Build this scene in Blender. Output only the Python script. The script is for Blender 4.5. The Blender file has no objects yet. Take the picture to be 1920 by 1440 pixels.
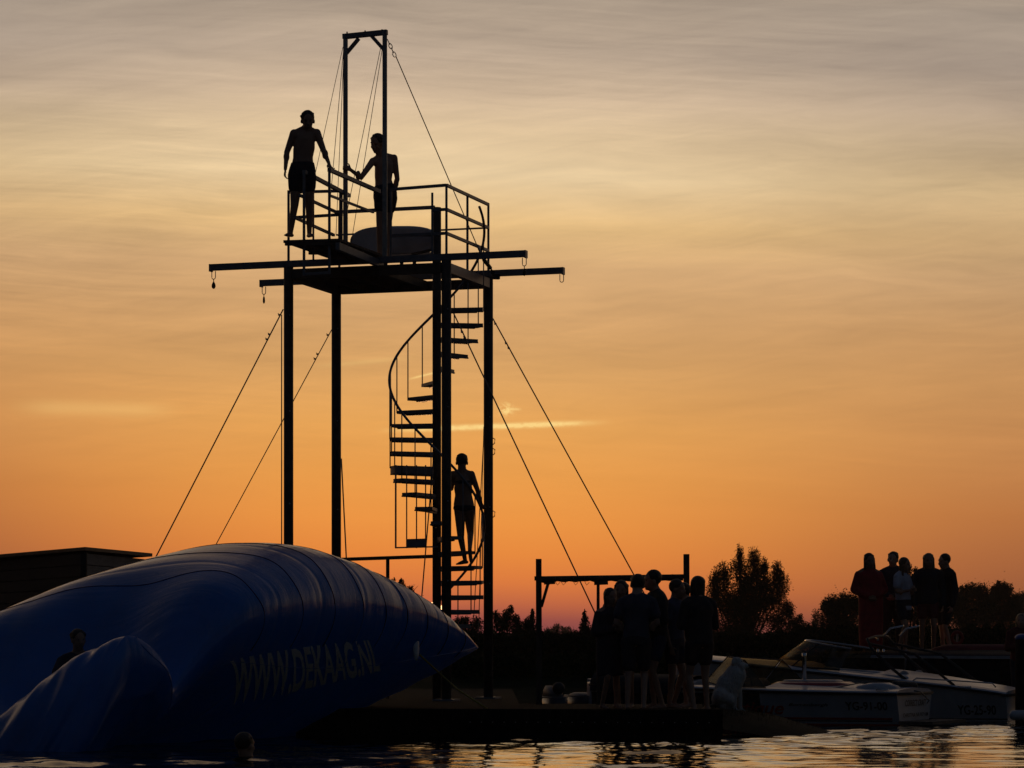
import bpy, bmesh, math, random
from mathutils import Vector, Matrix, noise
from mathutils.bvhtree import BVHTree
PI = math.pi
rnd = random.Random(7)
C = bpy.context.scene.collection
F = 5700.0; HY = 1215.0; CAMZ = 1.07

def at(px, py, Y):
    return Vector(((px-960)/F*Y, Y, CAMZ+(HY-py)*Y/F))
def Zat(py, Y): return CAMZ+(HY-py)*Y/F
def Xat(px, Y): return (px-960)/F*Y

# ------------------------------------------------------------------ materials
def lin(c):
    return tuple(((v/255)/12.92 if v/255 <= .04045 else (((v/255)+.055)/1.055)**2.4) for v in c)
MATS = {}
def mat(name, col, rough=.6, metal=0, noise_amt=.25, nscale=6, bump=0, bscale=30, spec=.5, coat=0, stretch=None):
    if name in MATS: return MATS[name]
    m = bpy.data.materials.new(name); m.use_nodes = True
    nt = m.node_tree; b = nt.nodes['Principled BSDF']
    b.inputs['Roughness'].default_value = rough; b.inputs['Metallic'].default_value = metal
    b.inputs['Specular IOR Level'].default_value = spec
    if coat: b.inputs['Coat Weight'].default_value = coat; b.inputs['Coat Roughness'].default_value = .1
    tc = nt.nodes.new('ShaderNodeTexCoord'); mp = nt.nodes.new('ShaderNodeMapping')
    nt.links.new(tc.outputs['Object'], mp.inputs['Vector'])
    if stretch: mp.inputs['Scale'].default_value = stretch
    n = nt.nodes.new('ShaderNodeTexNoise'); n.inputs['Scale'].default_value = nscale; n.inputs['Detail'].default_value = 6
    nt.links.new(mp.outputs[0], n.inputs['Vector'])
    r = nt.nodes.new('ShaderNodeValToRGB')
    k = noise_amt
    r.color_ramp.elements[0].position = .3; r.color_ramp.elements[1].position = .75
    r.color_ramp.elements[0].color = (*[max(0, c*(1-k)) for c in col], 1)
    r.color_ramp.elements[1].color = (*[min(1, c*(1+k)) for c in col], 1)
    nt.links.new(n.outputs['Fac'], r.inputs['Fac']); nt.links.new(r.outputs[0], b.inputs['Base Color'])
    if bump:
        n2 = nt.nodes.new('ShaderNodeTexNoise'); n2.inputs['Scale'].default_value = bscale; n2.inputs['Detail'].default_value = 5
        nt.links.new(mp.outputs[0], n2.inputs['Vector'])
        bp = nt.nodes.new('ShaderNodeBump'); bp.inputs['Strength'].default_value = bump; bp.inputs['Distance'].default_value = .02
        nt.links.new(n2.outputs['Fac'], bp.inputs['Height']); nt.links.new(bp.outputs[0], b.inputs['Normal'])
    MATS[name] = m; return m
def glass_mat():
    m = bpy.data.materials.new('windscreen_glass'); m.use_nodes = True
    n = m.node_tree; n.nodes.clear(); o = n.nodes.new('ShaderNodeOutputMaterial')
    t = n.nodes.new('ShaderNodeBsdfTransparent'); t.inputs[0].default_value = (.62, .56, .42, 1)
    g = n.nodes.new('ShaderNodeBsdfGlossy'); g.inputs['Roughness'].default_value = .12; g.inputs[0].default_value = (.8, .8, .75, 1)
    x = n.nodes.new('ShaderNodeMixShader'); x.inputs[0].default_value = .07
    n.links.new(t.outputs[0], x.inputs[1]); n.links.new(g.outputs[0], x.inputs[2]); n.links.new(x.outputs[0], o.inputs[0])
    return m
M_steel = mat('painted_steel', (.22, .23, .26), .45, .2, .2, 9, .1, 60)
M_rust = mat('brown_painted_steel', (.10, .075, .06), .6, .2, .35, 7, .15, 50)
M_galv = mat('galvanised_steel', (.38, .40, .42), .4, .75, .2, 14, .08, 70)
M_wire = mat('steel_wire', (.18, .17, .16), .5, .8, .2, 30)
M_deckwood = mat('weathered_planks', (.14, .11, .085), .8, 0, .4, 5, .4, 40, stretch=(1, 8, 8))
M_board = mat('board_fibreglass', (.66, .72, .80), .25, 0, .15, 3, coat=.5)
M_black = mat('black_rubber', (.02, .02, .022), .6)
M_hullw = mat('white_gelcoat', (.50, .52, .56), .3, 0, .12, 3, spec=.3)
M_dull = mat('dull_white_paint', (.13, .13, .14), .6, 0, .2, 6)
M_hulld = mat('dark_hull_paint', (.035, .04, .055), .35, 0, .3, 4)
M_red = mat('red_gelcoat', (.50, .05, .035), .3, 0, .15, 4, coat=.3)
M_redt = mat('red_tarpaulin', (.22, .03, .025), .7, 0, .3, 5, .3, 12)
M_seat = mat('grey_vinyl', (.28, .29, .31), .5, 0, .15, 8, .1, 50)
M_chrome = mat('chrome', (.7, .7, .7), .15, 1, .05, 6)
M_yrope = mat('yellow_rope', (.55, .42, .12), .8, 0, .3, 60, .4, 120)
M_letw = mat('pale_print', (.80, .82, .86), .45, 0, .12, 25)
M_letd = mat('dark_print', (.03, .03, .035), .5, spec=.1)
M_letr = mat('red_print', (.45, .04, .03), .5)
M_glass = glass_mat()

# ------------------------------------------------------------------ object helpers
def mesh_obj(name, bm, m, parent=None, smooth=False):
    me = bpy.data.meshes.new(name)
    bm.normal_update()
    if smooth:
        for f in bm.faces: f.smooth = True
    bm.to_mesh(me); bm.free()
    o = bpy.data.objects.new(name, me); C.objects.link(o)
    if m: me.materials.append(m)
    if parent is not None:
        o.parent = parent
        o.matrix_parent_inverse = parent.matrix_world.inverted()
    return o
def tag(o, label, cat, group=None):
    o['label'] = label; o['category'] = cat
    if group: o['group'] = group
    return o
def struct(o, kind='structure'): o['kind'] = kind; return o
def thing(name, label, cat, loc=(0, 0, 0), group=None):
    o = bpy.data.objects.new(name, None); C.objects.link(o); o.location = loc
    o.empty_display_size = .2
    tag(o, label, cat, group)
    bpy.context.view_layer.update()
    return o

def frame_of(d, up=Vector((0, 0, 1))):
    d = d.normalized()
    if abs(d.dot(up)) > .98: up = Vector((0, 1, 0))
    s = d.cross(up).normalized(); return s, s.cross(d).normalized()
def bar(bm, a, b, w, h=None, up=Vector((0, 0, 1))):          # rectangular bar
    h = h or w; a = Vector(a); b = Vector(b)
    s, u = frame_of(b-a, up)
    vs = [bm.verts.new(p+s*sx*w/2+u*sy*h/2) for p in (a, b) for sx, sy in ((-1, -1), (1, -1), (1, 1), (-1, 1))]
    for f in ((3, 2, 1, 0), (4, 5, 6, 7), (0, 1, 5, 4), (1, 2, 6, 5), (2, 3, 7, 6), (3, 0, 4, 7)): bm.faces.new([vs[i] for i in f])
def box(bm, c, sx, sy, sz, rot=0):
    m = Matrix.Translation(c) @ Matrix.Rotation(rot, 4, 'Z') @ Matrix.Diagonal((sx, sy, sz, 1))
    bmesh.ops.create_cube(bm, size=1, matrix=m)
def tube(bm, pts, r, n=8, closed=False):
    pts = [Vector(p) for p in pts]; rings = []
    up = Vector((0, 0, 1))
    for i, p in enumerate(pts):
        if closed: d = pts[(i+1) % len(pts)]-pts[i-1]
        else: d = pts[min(i+1, len(pts)-1)]-pts[max(i-1, 0)]
        s, u = frame_of(d, up); rr = r[i] if isinstance(r, (list, tuple)) else r
        rings.append([bm.verts.new(p+(s*math.cos(a)+u*math.sin(a))*rr) for a in [2*PI*k/n for k in range(n)]])
    m = len(rings)
    for i in range(m if closed else m-1):
        A, B = rings[i], rings[(i+1) % m]
        for k in range(n): bm.faces.new((A[k], A[(k+1) % n], B[(k+1) % n], B[k]))
    if not closed:
        bm.faces.new(rings[0][::-1]); bm.faces.new(rings[-1])
def cyl(bm, a, b, r, n=14): tube(bm, [a, b], r, n)
def part(name, m, parent, fn, smooth=False):
    bm = bmesh.new(); fn(bm); return mesh_obj(name, bm, m, parent, smooth)

# ------------------------------------------------------------------ organic bodies (union of lofted pieces, voxel-fused into one skin)
def capsule(bm, p0, r0, p1, r1, flat=1.0, fdir=None, n=12):
    p0 = Vector(p0); p1 = Vector(p1); d = p1-p0; L = max(d.length, 1e-5); d = d/L
    f = Vector(fdir) if fdir is not None else Vector((0, 1, .01))
    f = f-d*f.dot(d)
    if f.length < .05: f = Vector((0, 0, 1))-d*d.z
    if f.length < .05: f = Vector((1, 0, 0))-d*d.x
    f.normalize(); s = d.cross(f)
    prof = [(-r0*math.cos(a), r0*math.sin(a)) for a in (.02, .4, .8, 1.2)]+[(t*L, r0+(r1-r0)*t) for t in (0, .25, .5, .75, 1)]+[(L+r1*math.cos(a), r1*math.sin(a)) for a in (1.2, .8, .4, .02)]
    rings = [[bm.verts.new(p0+d*t+(s*math.cos(a)*r+f*math.sin(a)*r*flat)) for a in [2*PI*k/n for k in range(n)]] for t, r in prof]
    for A, B in zip(rings, rings[1:]):
        for k in range(n): bm.faces.new((A[k], A[(k+1) % n], B[(k+1) % n], B[k]))
    bm.faces.new(rings[0][::-1]); bm.faces.new(rings[-1])
def loft(bm, secs, S, Fd, n=20, e=.85):
    """secs: (centre, half width, half depth); rings in plane spanned by S (side) and Fd (front)."""
    rings = []
    def se(v): return math.copysign(abs(v)**e, v)
    for c, w, dd in secs:
        rings.append([bm.verts.new(Vector(c)+S*w*se(math.cos(a))+Fd*dd*se(math.sin(a))) for a in [2*PI*k/n for k in range(n)]])
    for A, B in zip(rings, rings[1:]):
        for k in range(n): bm.faces.new((A[k], A[(k+1) % n], B[(k+1) % n], B[k]))
    bm.faces.new(rings[0][::-1]); bm.faces.new(rings[-1])
def ell(bm, c, rx, ry, rz, S=Vector((1, 0, 0)), Fd=Vector((0, 1, 0)), U=Vector((0, 0, 1)), n=16):
    m = Matrix(((S.x*rx, Fd.x*ry, U.x*rz, c[0]), (S.y*rx, Fd.y*ry, U.y*rz, c[1]), (S.z*rx, Fd.z*ry, U.z*rz, c[2]), (0, 0, 0, 1)))
    bmesh.ops.create_uvsphere(bm, u_segments=n, v_segments=n//2+2, radius=1, matrix=m)
def fuse(name, bm, m, parent, voxel=.012, smooth=3):
    for f in bm.faces: f.smooth = True
    bmesh.ops.recalc_face_normals(bm, faces=bm.faces)
    me = bpy.data.meshes.new(name); bm.to_mesh(me); bm.free()
    o = bpy.data.objects.new(name, me); C.objects.link(o)
    r = o.modifiers.new('r', 'REMESH'); r.mode = 'VOXEL'; r.voxel_size = voxel; r.use_smooth_shade = True
    s = o.modifiers.new('s', 'SMOOTH'); s.iterations = smooth; s.factor = .5
    dg = bpy.context.evaluated_depsgraph_get()
    me2 = bpy.data.meshes.new_from_object(o.evaluated_get(dg))
    o.modifiers.clear(); o.data = me2; bpy.data.meshes.remove(me); me2.name = name
    me2.materials.clear(); me2.materials.append(m)
    for p in me2.polygons: p.use_smooth = True
    if parent is not None:
        o.parent = parent; o.matrix_parent_inverse = parent.matrix_world.inverted()
    return o

def hand(bm, w, d, pn, thumb, curl=.5, sc=1.0):
    """w wrist, d direction of palm, pn palm normal, thumb side vector."""
    d = d.normalized(); pn = (pn-d*pn.dot(d)).normalized(); t = d.cross(pn)
    if t.dot(thumb) < 0: t = -t
    L = .085*sc
    capsule(bm, w, .024*sc, w+d*L*.9, .037*sc, .42, pn)
    for i, (off, ln) in enumerate(((.030, .070), (.010, .080), (-.010, .074), (-.029, .058))):
        b = w+d*L+t*off*sc; c = curl*(1+.12*i)
        d1 = (d*math.cos(c)+pn*math.sin(c)); d2 = (d*math.cos(2.1*c)+pn*math.sin(2.1*c)); d3 = (d*math.cos(3*c)+pn*math.sin(3*c))
        q = b+d1*ln*.45*sc; r = q+d2*ln*.33*sc; u = r+d3*ln*.25*sc
        capsule(bm, b-d*.02, .0105*sc, q, .0095*sc, n=8); capsule(bm, q, .0095*sc, r, .0085*sc, n=8); capsule(bm, r, .0085*sc, u, .0075*sc, n=8)
    b = w+d*L*.25+t*.03*sc; q = b+(t*.75+d*.6+pn*.25).normalized()*.045*sc; r = q+(t*.2+d*.9+pn*.4).normalized()*.03*sc
    capsule(bm, b, .014*sc, q, .011*sc, n=8); capsule(bm, q, .011*sc, r, .009*sc, n=8)
def head_geo(bm, c, H, S, Fd, U, neck):
    k = H/1.75*1.10
    ell(bm, c+U*.022*k-Fd*.008*k, .075*k, .094*k, .094*k, S, Fd, U)            # cranium
    ell(bm, c-U*.045*k+Fd*.022*k, .057*k, .068*k, .072*k, S, Fd, U)            # jaw / face
    ell(bm, c-U*.098*k+Fd*.062*k, .022*k, .02*k, .016*k, S, Fd, U)             # chin
    capsule(bm, c+U*.012*k+Fd*.085*k, .010*k, c-U*.03*k+Fd*.108*k, .015*k)     # nose
    for s in (-1, 1):
        ell(bm, c+S*s*.079*k-U*.012*k, .011*k, .02*k, .032*k, S, Fd, U)        # ears
        ell(bm, c+S*s*.03*k+U*.028*k+Fd*.077*k, .024*k, .012*k, .009*k, S, Fd, U)  # brow
        ell(bm, c+S*s*.04*k-U*.03*k+Fd*.06*k, .02*k, .02*k, .02*k, S, Fd, U)
    ell(bm, c-U*.062*k+Fd*.085*k, .024*k, .011*k, .009*k, S, Fd, U)            # lips
    capsule(bm, neck-U*.02, .066*k, c-U*.06*k-Fd*.015*k, .058*k)
def skin_mat(i): return mat('skin_%s' % 'abc'[i % 3], [(.42, .24, .16), (.36, .2, .13), (.5, .3, .21)][i % 3], .55, 0, .08, 5)
def cloth_mat(name, col): return mat(name, col, .85, 0, .2, 9, .25, 60)
M_eye = mat('eye_white_and_iris', (.12, .09, .07), .2)

def person(label, J, H=1.75, yaw=None, tilt=(0, 0), skin=0, hair=('short', (.03, .02, .015)), clothes=(), voxel=.012, slim=1.0,
           hands=None, group=None, feet=True, seat=False, footdirs=None, category='person'):
    """J: world joints. yaw: facing angle of the head (0 = towards -Y, the viewer; positive turns to +X)."""
    k = H/1.75; S = (J['shR']-J['shL']).normalized()
    U = (J['neck']-J['pelvis']).normalized(); Fd = S.cross(U).normalized()   # body front
    if J.get('flip'): Fd = -Fd
    base = J.get('base', Vector((J['pelvis'].x, J['pelvis'].y, min(J['anL'].z, J['anR'].z)-.07)))
    root = thing('person', label, category, base, group)
    sm = skin_mat(skin)
    hy = yaw if yaw is not None else 0
    HF = Vector((math.sin(hy), -math.cos(hy), -math.sin(tilt[0]))).normalized()
    HS = HF.cross(Vector((0, 0, 1))).normalized()
    HU = HS.cross(HF).normalized()
    HU = (HU+HS*math.sin(tilt[1])).normalized(); HS = HF.cross(HU).normalized()
    bm = bmesh.new()
    def mid(a, b, t): return a+(b-a)*t
    pel, neck = J['pelvis'], J['neck']; w = slim
    chest = J.get('chest', mid(pel, neck, .72)); waist = J.get('waist', mid(pel, neck, .36))
    sw = (J['shR']-J['shL']).length/2
    secs = [(pel-U*.10*k, .10*k*w, .075*k), (pel-U*.04*k, .158*k*w, .108*k), (pel+U*.05*k, .155*k*w, .105*k), (waist, .128*k*w, .092*k),
            (mid(waist, chest, .5), .14*k*w, .102*k), (chest, sw*.86, .112*k), (mid(chest, neck, .45), sw*.80, .10*k),
            (mid(chest, neck, .8), sw*.50, .078*k), (neck, .062*k, .058*k)]
    loft(bm, secs, S, Fd)
    for a, b, c, r in (('shL', 'elL', 'wrL', .05), ('shR', 'elR', 'wrR', .05)):
        capsule(bm, J[a], .054*k*w, J[b], .038*k*w); capsule(bm, J[b], .039*k*w, J[c], .025*k)
        capsule(bm, mid(chest, neck, .35), .07*k*w, J[a]-U*.012*k, .054*k*w); capsule(bm, neck+U*.022*k, .048*k, J[a]+(neck-J[a])*.22, .048*k)
        ell(bm, mid(J[b], J[c], .28), .041*k*w, .041*k*w, .07*k)
    legs = [('hipL', 'knL', 'anL'), ('hipR', 'knR', 'anR')]
    for a, b, c in legs:
        capsule(bm, J[a], .088*k*w, J[b], .053*k*w); capsule(bm, J[b], .052*k*w, J[c], .033*k)
        calf = mid(J[b], J[c], .3)+(Vector((0, 0, 0)) - Fd)*.012*k
        dd = (J[c]-J[b]).normalized(); s2, u2 = frame_of(dd)
        capsule(bm, mid(J[b], J[c], .14)-Fd*.01*k, .045*k*w, mid(J[b], J[c], .45)-Fd*.01*k, .042*k*w)
    for i, an in enumerate(('anL', 'anR')):
        fd = Fd if footdirs is None else Vector(footdirs[i])
        fd = fd.normalized(); a = J[an]
        up2 = Vector((0, 0, 1))
        capsule(bm, a-up2*.035*k-fd*.03*k, .034*k, a-up2*.045*k+fd*.11*k, .032*k, .75, up2)
        capsule(bm, a-up2*.02*k, .032*k, a-up2*.04*k+fd*.08*k, .03*k)
        capsule(bm, a-up2*.05*k+fd*.10*k, .034*k, a-up2*.056*k+fd*.165*k, .024*k, .6, up2)
    hd = hands or {}
    for sd, el, wr in (('L', 'elL', 'wrL'), ('R', 'elR', 'wrR')):
        spec = hd.get(sd, {})
        d = Vector(spec.get('d', (J[wr]-J[el]).normalized())); pn = Vector(spec.get('pn', (S if sd == 'L' else -S)))
        hand(bm, J[wr], d, pn, Vector(spec.get('th', Fd)), spec.get('curl', .45), k)
    head_geo(bm, J['head'], H, HS, HF, HU, neck)
    body = fuse('body', bm, sm, root, voxel)
    for s in (-1, 1):
        part('eye', M_eye, root, lambda b: ell(b, J['head']+HS*s*.029*k+HU*.006*k+HF*.084*k, .011*k, .008*k, .008*k, HS, HF, HU, 8), True)
    # hair
    hc = J['head']; style, hcol = hair; k = k*1.10
    hm = mat('hair_%02d%02d%02d' % tuple(int(x*99) for x in hcol), hcol, .5, 0, .35, 60, .5, 90, stretch=(1, 1, .15))
    bm = bmesh.new()
    if style != 'none':
        ell(bm, hc+HU*.036*k-HF*.022*k, .086*k, .096*k, .092*k, HS, HF, HU)
        for q in range(16):                                              # uneven tufts
            a = rnd.uniform(0, 2*PI); e = rnd.uniform(.1, 1.4)
            d = HS*math.cos(a)*math.cos(e)+HF*math.sin(a)*math.cos(e)+HU*math.sin(e)
            if d.dot(HF) > .55: continue
            p = hc+HU*.036*k-HF*.022*k+d*.084*k
            ell(bm, p-d*.006*k, .022*k, .022*k, .016*k, HS, HF, HU, 8)
        if style == 'cap_bun': ell(bm, hc-HF*.10*k+HU*.06*k, .04*k, .04*k, .04*k)
        if style in ('medium', 'long'):
            lo = .14 if style == 'medium' else .36
            capsule(bm, hc-HF*.05*k, .082*k, hc-HF*.06*k-Vector((0, 0, 1))*lo*k, .06*k if style == 'medium' else .05*k, .55, HF)
            for s in (-1, 1):
                capsule(bm, hc+HS*s*.066*k-HF*.01*k+HU*.03*k, .028*k, hc+HS*s*.08*k+HF*.01*k-Vector((0, 0, 1))*lo*.85*k, .022*k, .7, HF)
        fuse('hair', bm, hm, root, .010, 1)
    k = k/1.10
    for cl in clothes:
        kind, col, name = cl[0], cl[1], cl[2]; cm = cloth_mat('cloth_'+'_'.join('%02d' % int(c*99) for c in col), col)
        bm = bmesh.new()
        if kind in ('shorts', 'trunks', 'longshorts', 'trousers', 'bikini_bottom'):
            fr = {'shorts': .5, 'trunks': .34, 'longshorts': .75, 'trousers': .97, 'bikini_bottom': .02}[kind]
            o = .012 if kind == 'bikini_bottom' else .022
            if kind == 'bikini_bottom': secs = [(pel-U*.10*k, .09*k, .07*k), (pel-U*.03*k, .158*k*w+.008, .12*k), (pel+U*.03*k, .15*k*w+.008, .112*k)]
            else: secs = [(pel-U*.08*k, .15*k*w+o, .10*k+o), (pel-U*.02*k, .162*k*w+o, .112*k+o), (pel+U*.06*k, .152*k*w+o, .104*k+o), (mid(pel, waist, .72), .135*k*w+o*.6, .096*k+o*.7)]
            loft(bm, secs, S, Fd)
            if kind != 'bikini_bottom':
                for a, b, c in legs:
                    e = mid(J[a], J[b], min(fr, 1)); 
                    capsule(bm, J[a], .094*k*w+o, e, (.088-.03*fr)*k*w+o)
                    if kind == 'trousers': capsule(bm, J[b], .058*k*w+o*.8, mid(J[b], J[c], .95), .04*k+o)
        elif kind == 'bikini_top':
            loft(bm, [(chest-U*.03*k, sw*.83, .122*k), (chest, sw*.88, .124*k), (chest+U*.025*k, sw*.87, .12*k)], S, Fd)
            for s in (-1, 1): capsule(bm, mid(chest, neck, .1)+S*s*.06*k+Fd*.1*k, .012, mid(chest, neck, .9)+S*s*.045*k, .012)
        elif kind in ('shirt', 'jacket', 'tee'):
            o = .016 if kind != 'jacket' else .024
            lowf = cl[3] if len(cl) > 3 else .05
            loft(bm, [(pel+U*(lowf-.1)*k, .17*k*w+o, .115*k+o), (pel+U*(lowf)*k, .165*k*w+o, .112*k+o), (waist, .14*k*w+o*1.4, .10*k+o*1.3), (mid(waist, chest, .5), .145*k*w+o*1.2, .106*k+o),
                      (chest, sw*.88+o, .116*k+o), (mid(chest, neck, .42), sw*.80+o, .104*k+o), (mid(chest, neck, .8), sw*.52+o, .082*k+o), (mid(chest, neck, 1.08), .075*k+o*.4, .068*k+o*.4)], S, Fd)
            for a, b, c in (('shL', 'elL', 'wrL'), ('shR', 'elR', 'wrR')):
                capsule(bm, mid(chest, neck, .35), .07*k*w+o*.8, J[a]-U*.014*k, .055*k*w+o*.7); capsule(bm, neck+U*.008*k, .046*k+o*.5, J[a]+(neck-J[a])*.22, .046*k+o*.8)
                if kind == 'jacket':
                    capsule(bm, J[a]-U*.014*k, .055*k*w+o*.7, J[b], .044*k*w+o); capsule(bm, J[b], .046*k*w+o, mid(J[b], J[c], .93), .034*k+o)
                else: capsule(bm, J[a]-U*.014*k, .055*k*w+o*.7, mid(J[a], J[b], .6 if kind == 'tee' else .5), .052*k*w+o*1.3)
        elif kind in ('robe', 'dress'):
            gz = min(J['anL'].z, J['anR'].z); low = cl[3] if len(cl) > 3 else .15
            zz = Vector((0, 0, 1))
            c0 = Vector((pel.x, pel.y, gz+low))
            loft(bm, [(c0, .20*k, .16*k), (mid(c0, pel, .5), .215*k, .165*k), (pel, .215*k, .16*k), (waist, .22*k, .15*k), (chest, .225*k, .15*k),
                      (mid(chest, neck, .45), sw+.02, .13*k), (mid(chest, neck, .8), sw*.66, .1*k), (neck+U*.015, .08*k, .075*k)], S, Fd)
            for a, b, c in (('shL', 'elL', 'wrL'), ('shR', 'elR', 'wrR')):
                capsule(bm, J[a]-U*.02*k, .06*k, J[b], .08*k); capsule(bm, J[b], .08*k, mid(J[b], J[c], .8), .06*k)
        fuse(name, bm, cm, root, .014, 2)
    return root

def standing(px, ytop, yfeet, Y, face=0, arms='down', lean=0, H=None, slimw=1.0):
    """Generic standing joints; face = facing yaw (0 towards the viewer). Returns J, H"""
    top = at(px, ytop, Y); ft = at(px, yfeet, Y); H = top.z-ft.z
    Fd = Vector((math.sin(face), -math.cos(face), 0)); U = Vector((lean, 0, 1)).normalized()
    S = Fd.cross(Vector((0, 0, 1))) * -1      # so that S x U = Fd
    S = Vector((0, 0, 1)).cross(Fd)*1
    S = Fd.cross(Vector((0, 0, 1)))
    # choose sign: S x U must equal Fd
    if S.cross(Vector((0, 0, 1))).dot(Fd) < 0: S = -S
    b = Vector((top.x, Y, ft.z))
    def P(s, f, z): return b+S*s*H+Fd*f*H+U*z*H
    sw = .112*slimw
    J = dict(pelvis=P(0, 0, .525), neck=P(0, -.005, .84), head=P(0, .018, .922), shL=P(-sw, 0, .80), shR=P(sw, 0, .80),
             hipL=P(-.052, 0, .50), hipR=P(.052, 0, .50), knL=P(-.058, .012, .275), knR=P(.06, .006, .275), anL=P(-.062, -.01, .045), anR=P(.068, -.01, .045))
    if arms == 'down':
        J.update(elL=P(-sw-.035, -.01, .63), wrL=P(-sw-.03, .03, .485), elR=P(sw+.035, -.01, .63), wrR=P(sw+.03, .03, .485))
    elif arms == 'folded':
        J.update(elL=P(-sw-.03, .02, .64), wrL=P(-.01, .11, .66), elR=P(sw+.03, .02, .64), wrR=P(.01, .13, .68))
    elif arms == 'hip':
        J.update(elL=P(-sw-.09, -.03, .66), wrL=P(-.09, .03, .57), elR=P(sw+.03, -.01, .63), wrR=P(sw+.03, .03, .485))
    elif arms == 'phone':
        J.update(elL=P(-sw-.02, .03, .64), wrL=P(-.04, .12, .72), elR=P(sw+.03, 0, .63), wrR=P(.03, .10, .66))
    elif arms == 'clasp':
        J.update(elL=P(-sw-.04, .0, .64), wrL=P(-.03, .09, .56), elR=P(sw+.04, .0, .64), wrR=P(.03, .09, .56))
    J['base'] = b
    return J, H

# ------------------------------------------------------------------ camera
cam = bpy.data.cameras.new('camera'); co = bpy.data.objects.new('camera', cam); C.objects.link(co)
co.location = (0, 0, CAMZ); co.rotation_euler = (PI/2, 0, 0)
cam.sensor_width = 36; cam.lens = F/1920*36; cam.shift_y = (HY-720)/1920; cam.clip_end = 20000; cam.clip_start = .5
bpy.context.scene.camera = co

# ------------------------------------------------------------------ sky: dusk gradient laid out by direction, over a Sky Texture
SUN_AZ = math.atan((812-960)/F); SUN_EL = math.atan((HY-1154)/F)
w = bpy.data.worlds.new('World'); bpy.context.scene.world = w; w.use_nodes = True
nt = w.node_tree; nt.nodes.clear()
def node(t, **kw):
    n = nt.nodes.new(t)
    for a, b in kw.items(): setattr(n, a, b)
    return n
class V:
    def __init__(s, x): s.x = x
    def _op(s, op, *o, rev=False):
        n = node('ShaderNodeMath', operation=op); a = [s]+list(o)
        if rev: a = a[::-1]
        for i, q in enumerate(a):
            if isinstance(q, V): nt.links.new(q.x, n.inputs[i])
            else: n.inputs[i].default_value = q
        return V(n.outputs[0])
    def __add__(s, o): return s._op('ADD', o)
    __radd__ = __add__
    def __sub__(s, o): return s._op('SUBTRACT', o)
    def __rsub__(s, o): return s._op('SUBTRACT', o, rev=True)
    def __mul__(s, o): return s._op('MULTIPLY', o)
    __rmul__ = __mul__
    def __truediv__(s, o): return s._op('DIVIDE', o)
    def max(s, o): return s._op('MAXIMUM', o)
    def min(s, o): return s._op('MINIMUM', o)
    def abs(s): return s._op('ABSOLUTE')
    def exp(s): return s._op('EXPONENT')
    def sstep(s, a, b):
        n = node('ShaderNodeMapRange', interpolation_type='SMOOTHSTEP'); nt.links.new(s.x, n.inputs[0])
        n.inputs[1].default_value = a; n.inputs[2].default_value = b; return V(n.outputs[0])
def ramp(v, stops, mx):
    n = node('ShaderNodeValToRGB'); r = n.color_ramp; r.interpolation = 'EASE' if 0 else 'LINEAR'
    st = [(p/mx, (*c, 1)) for p, c in stops]
    while len(r.elements) < len(st): r.elements.new(.5)
    for e, (p, c) in zip(r.elements, st): e.position = p
    for e, (p, c) in zip(r.elements, st): e.position = p; e.color = c
    nt.links.new((v*(1/mx)).x, n.inputs[0]); return n.outputs[0]
def mixc(f, a, b, mode='MIX'):
    n = node('ShaderNodeMix', data_type='RGBA', blend_type=mode); n.clamp_result = False
    for i, q in ((0, f), (6, a), (7, b)):
        if isinstance(q, V): nt.links.new(q.x, n.inputs[i])
        elif hasattr(q, 'is_linked') or hasattr(q, 'links'): nt.links.new(q, n.inputs[i])
        else: n.inputs[i].default_value = q
    return n.outputs[2]
def vec(a, b, c):
    n = node('ShaderNodeCombineXYZ')
    for i, q in enumerate((a, b, c)):
        if isinstance(q, V): nt.links.new(q.x, n.inputs[i])
        else: n.inputs[i].default_value = q
    return n.outputs[0]
def nz(v, scale, detail=5, rough=.55, dist=0):
    n = node('ShaderNodeTexNoise'); nt.links.new(v, n.inputs['Vector']); n.inputs['Scale'].default_value = scale
    n.inputs['Detail'].default_value = detail; n.inputs['Roughness'].default_value = rough; n.inputs['Distortion'].default_value = dist
    return V(n.outputs['Fac'])
tc = node('ShaderNodeTexCoord'); sp = node('ShaderNodeSeparateXYZ'); nt.links.new(tc.outputs['Generated'], sp.inputs[0])
X, Y_, Z = V(sp.outputs[0]), V(sp.outputs[1]), V(sp.outputs[2])
yy = Y_.max(.12); U = X/yy; W = (Z/yy).max(0)
def vy(y): return (HY-y)/F
centre = [(0, (112, 66, 72)), (vy(1165), (150, 76, 70)), (vy(1130), (197, 104, 66)), (vy(1090), (225, 125, 62)), (vy(1040), (236, 140, 62)), (vy(980), (241, 152, 68)), (vy(900), (239, 160, 76)),
          (vy(800), (233, 166, 88)), (vy(700), (221, 165, 100)), (vy(600), (213, 164, 109)), (vy(500), (215, 171, 120)), (vy(420), (228, 188, 130)), (vy(330), (230, 202, 158)),
          (vy(250), (217, 190, 152)), (vy(180), (204, 179, 150)), (vy(100), (188, 167, 145)), (vy(0), (174, 156, 137)), (.30, (192, 156, 116)), (.6, (118, 106, 100))]
side = [(0, (80, 52, 55)), (vy(1165), (110, 66, 52)), (vy(1090), (152, 89, 57)), (vy(1020), (170, 102, 60)), (vy(940), (186, 116, 64)), (vy(840), (198, 134, 78)),
        (vy(700), (200, 145, 90)), (vy(600), (196, 148, 98)), (vy(500), (196, 156, 112)), (vy(420), (202, 166, 120)), (vy(330), (206, 176, 132)), (vy(250), (188, 164, 132)),
        (vy(180), (180, 159, 137)), (vy(100), (169, 152, 136)), (vy(0), (162, 147, 132)), (.30, (180, 148, 112)), (.6, (112, 102, 96))]
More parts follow.
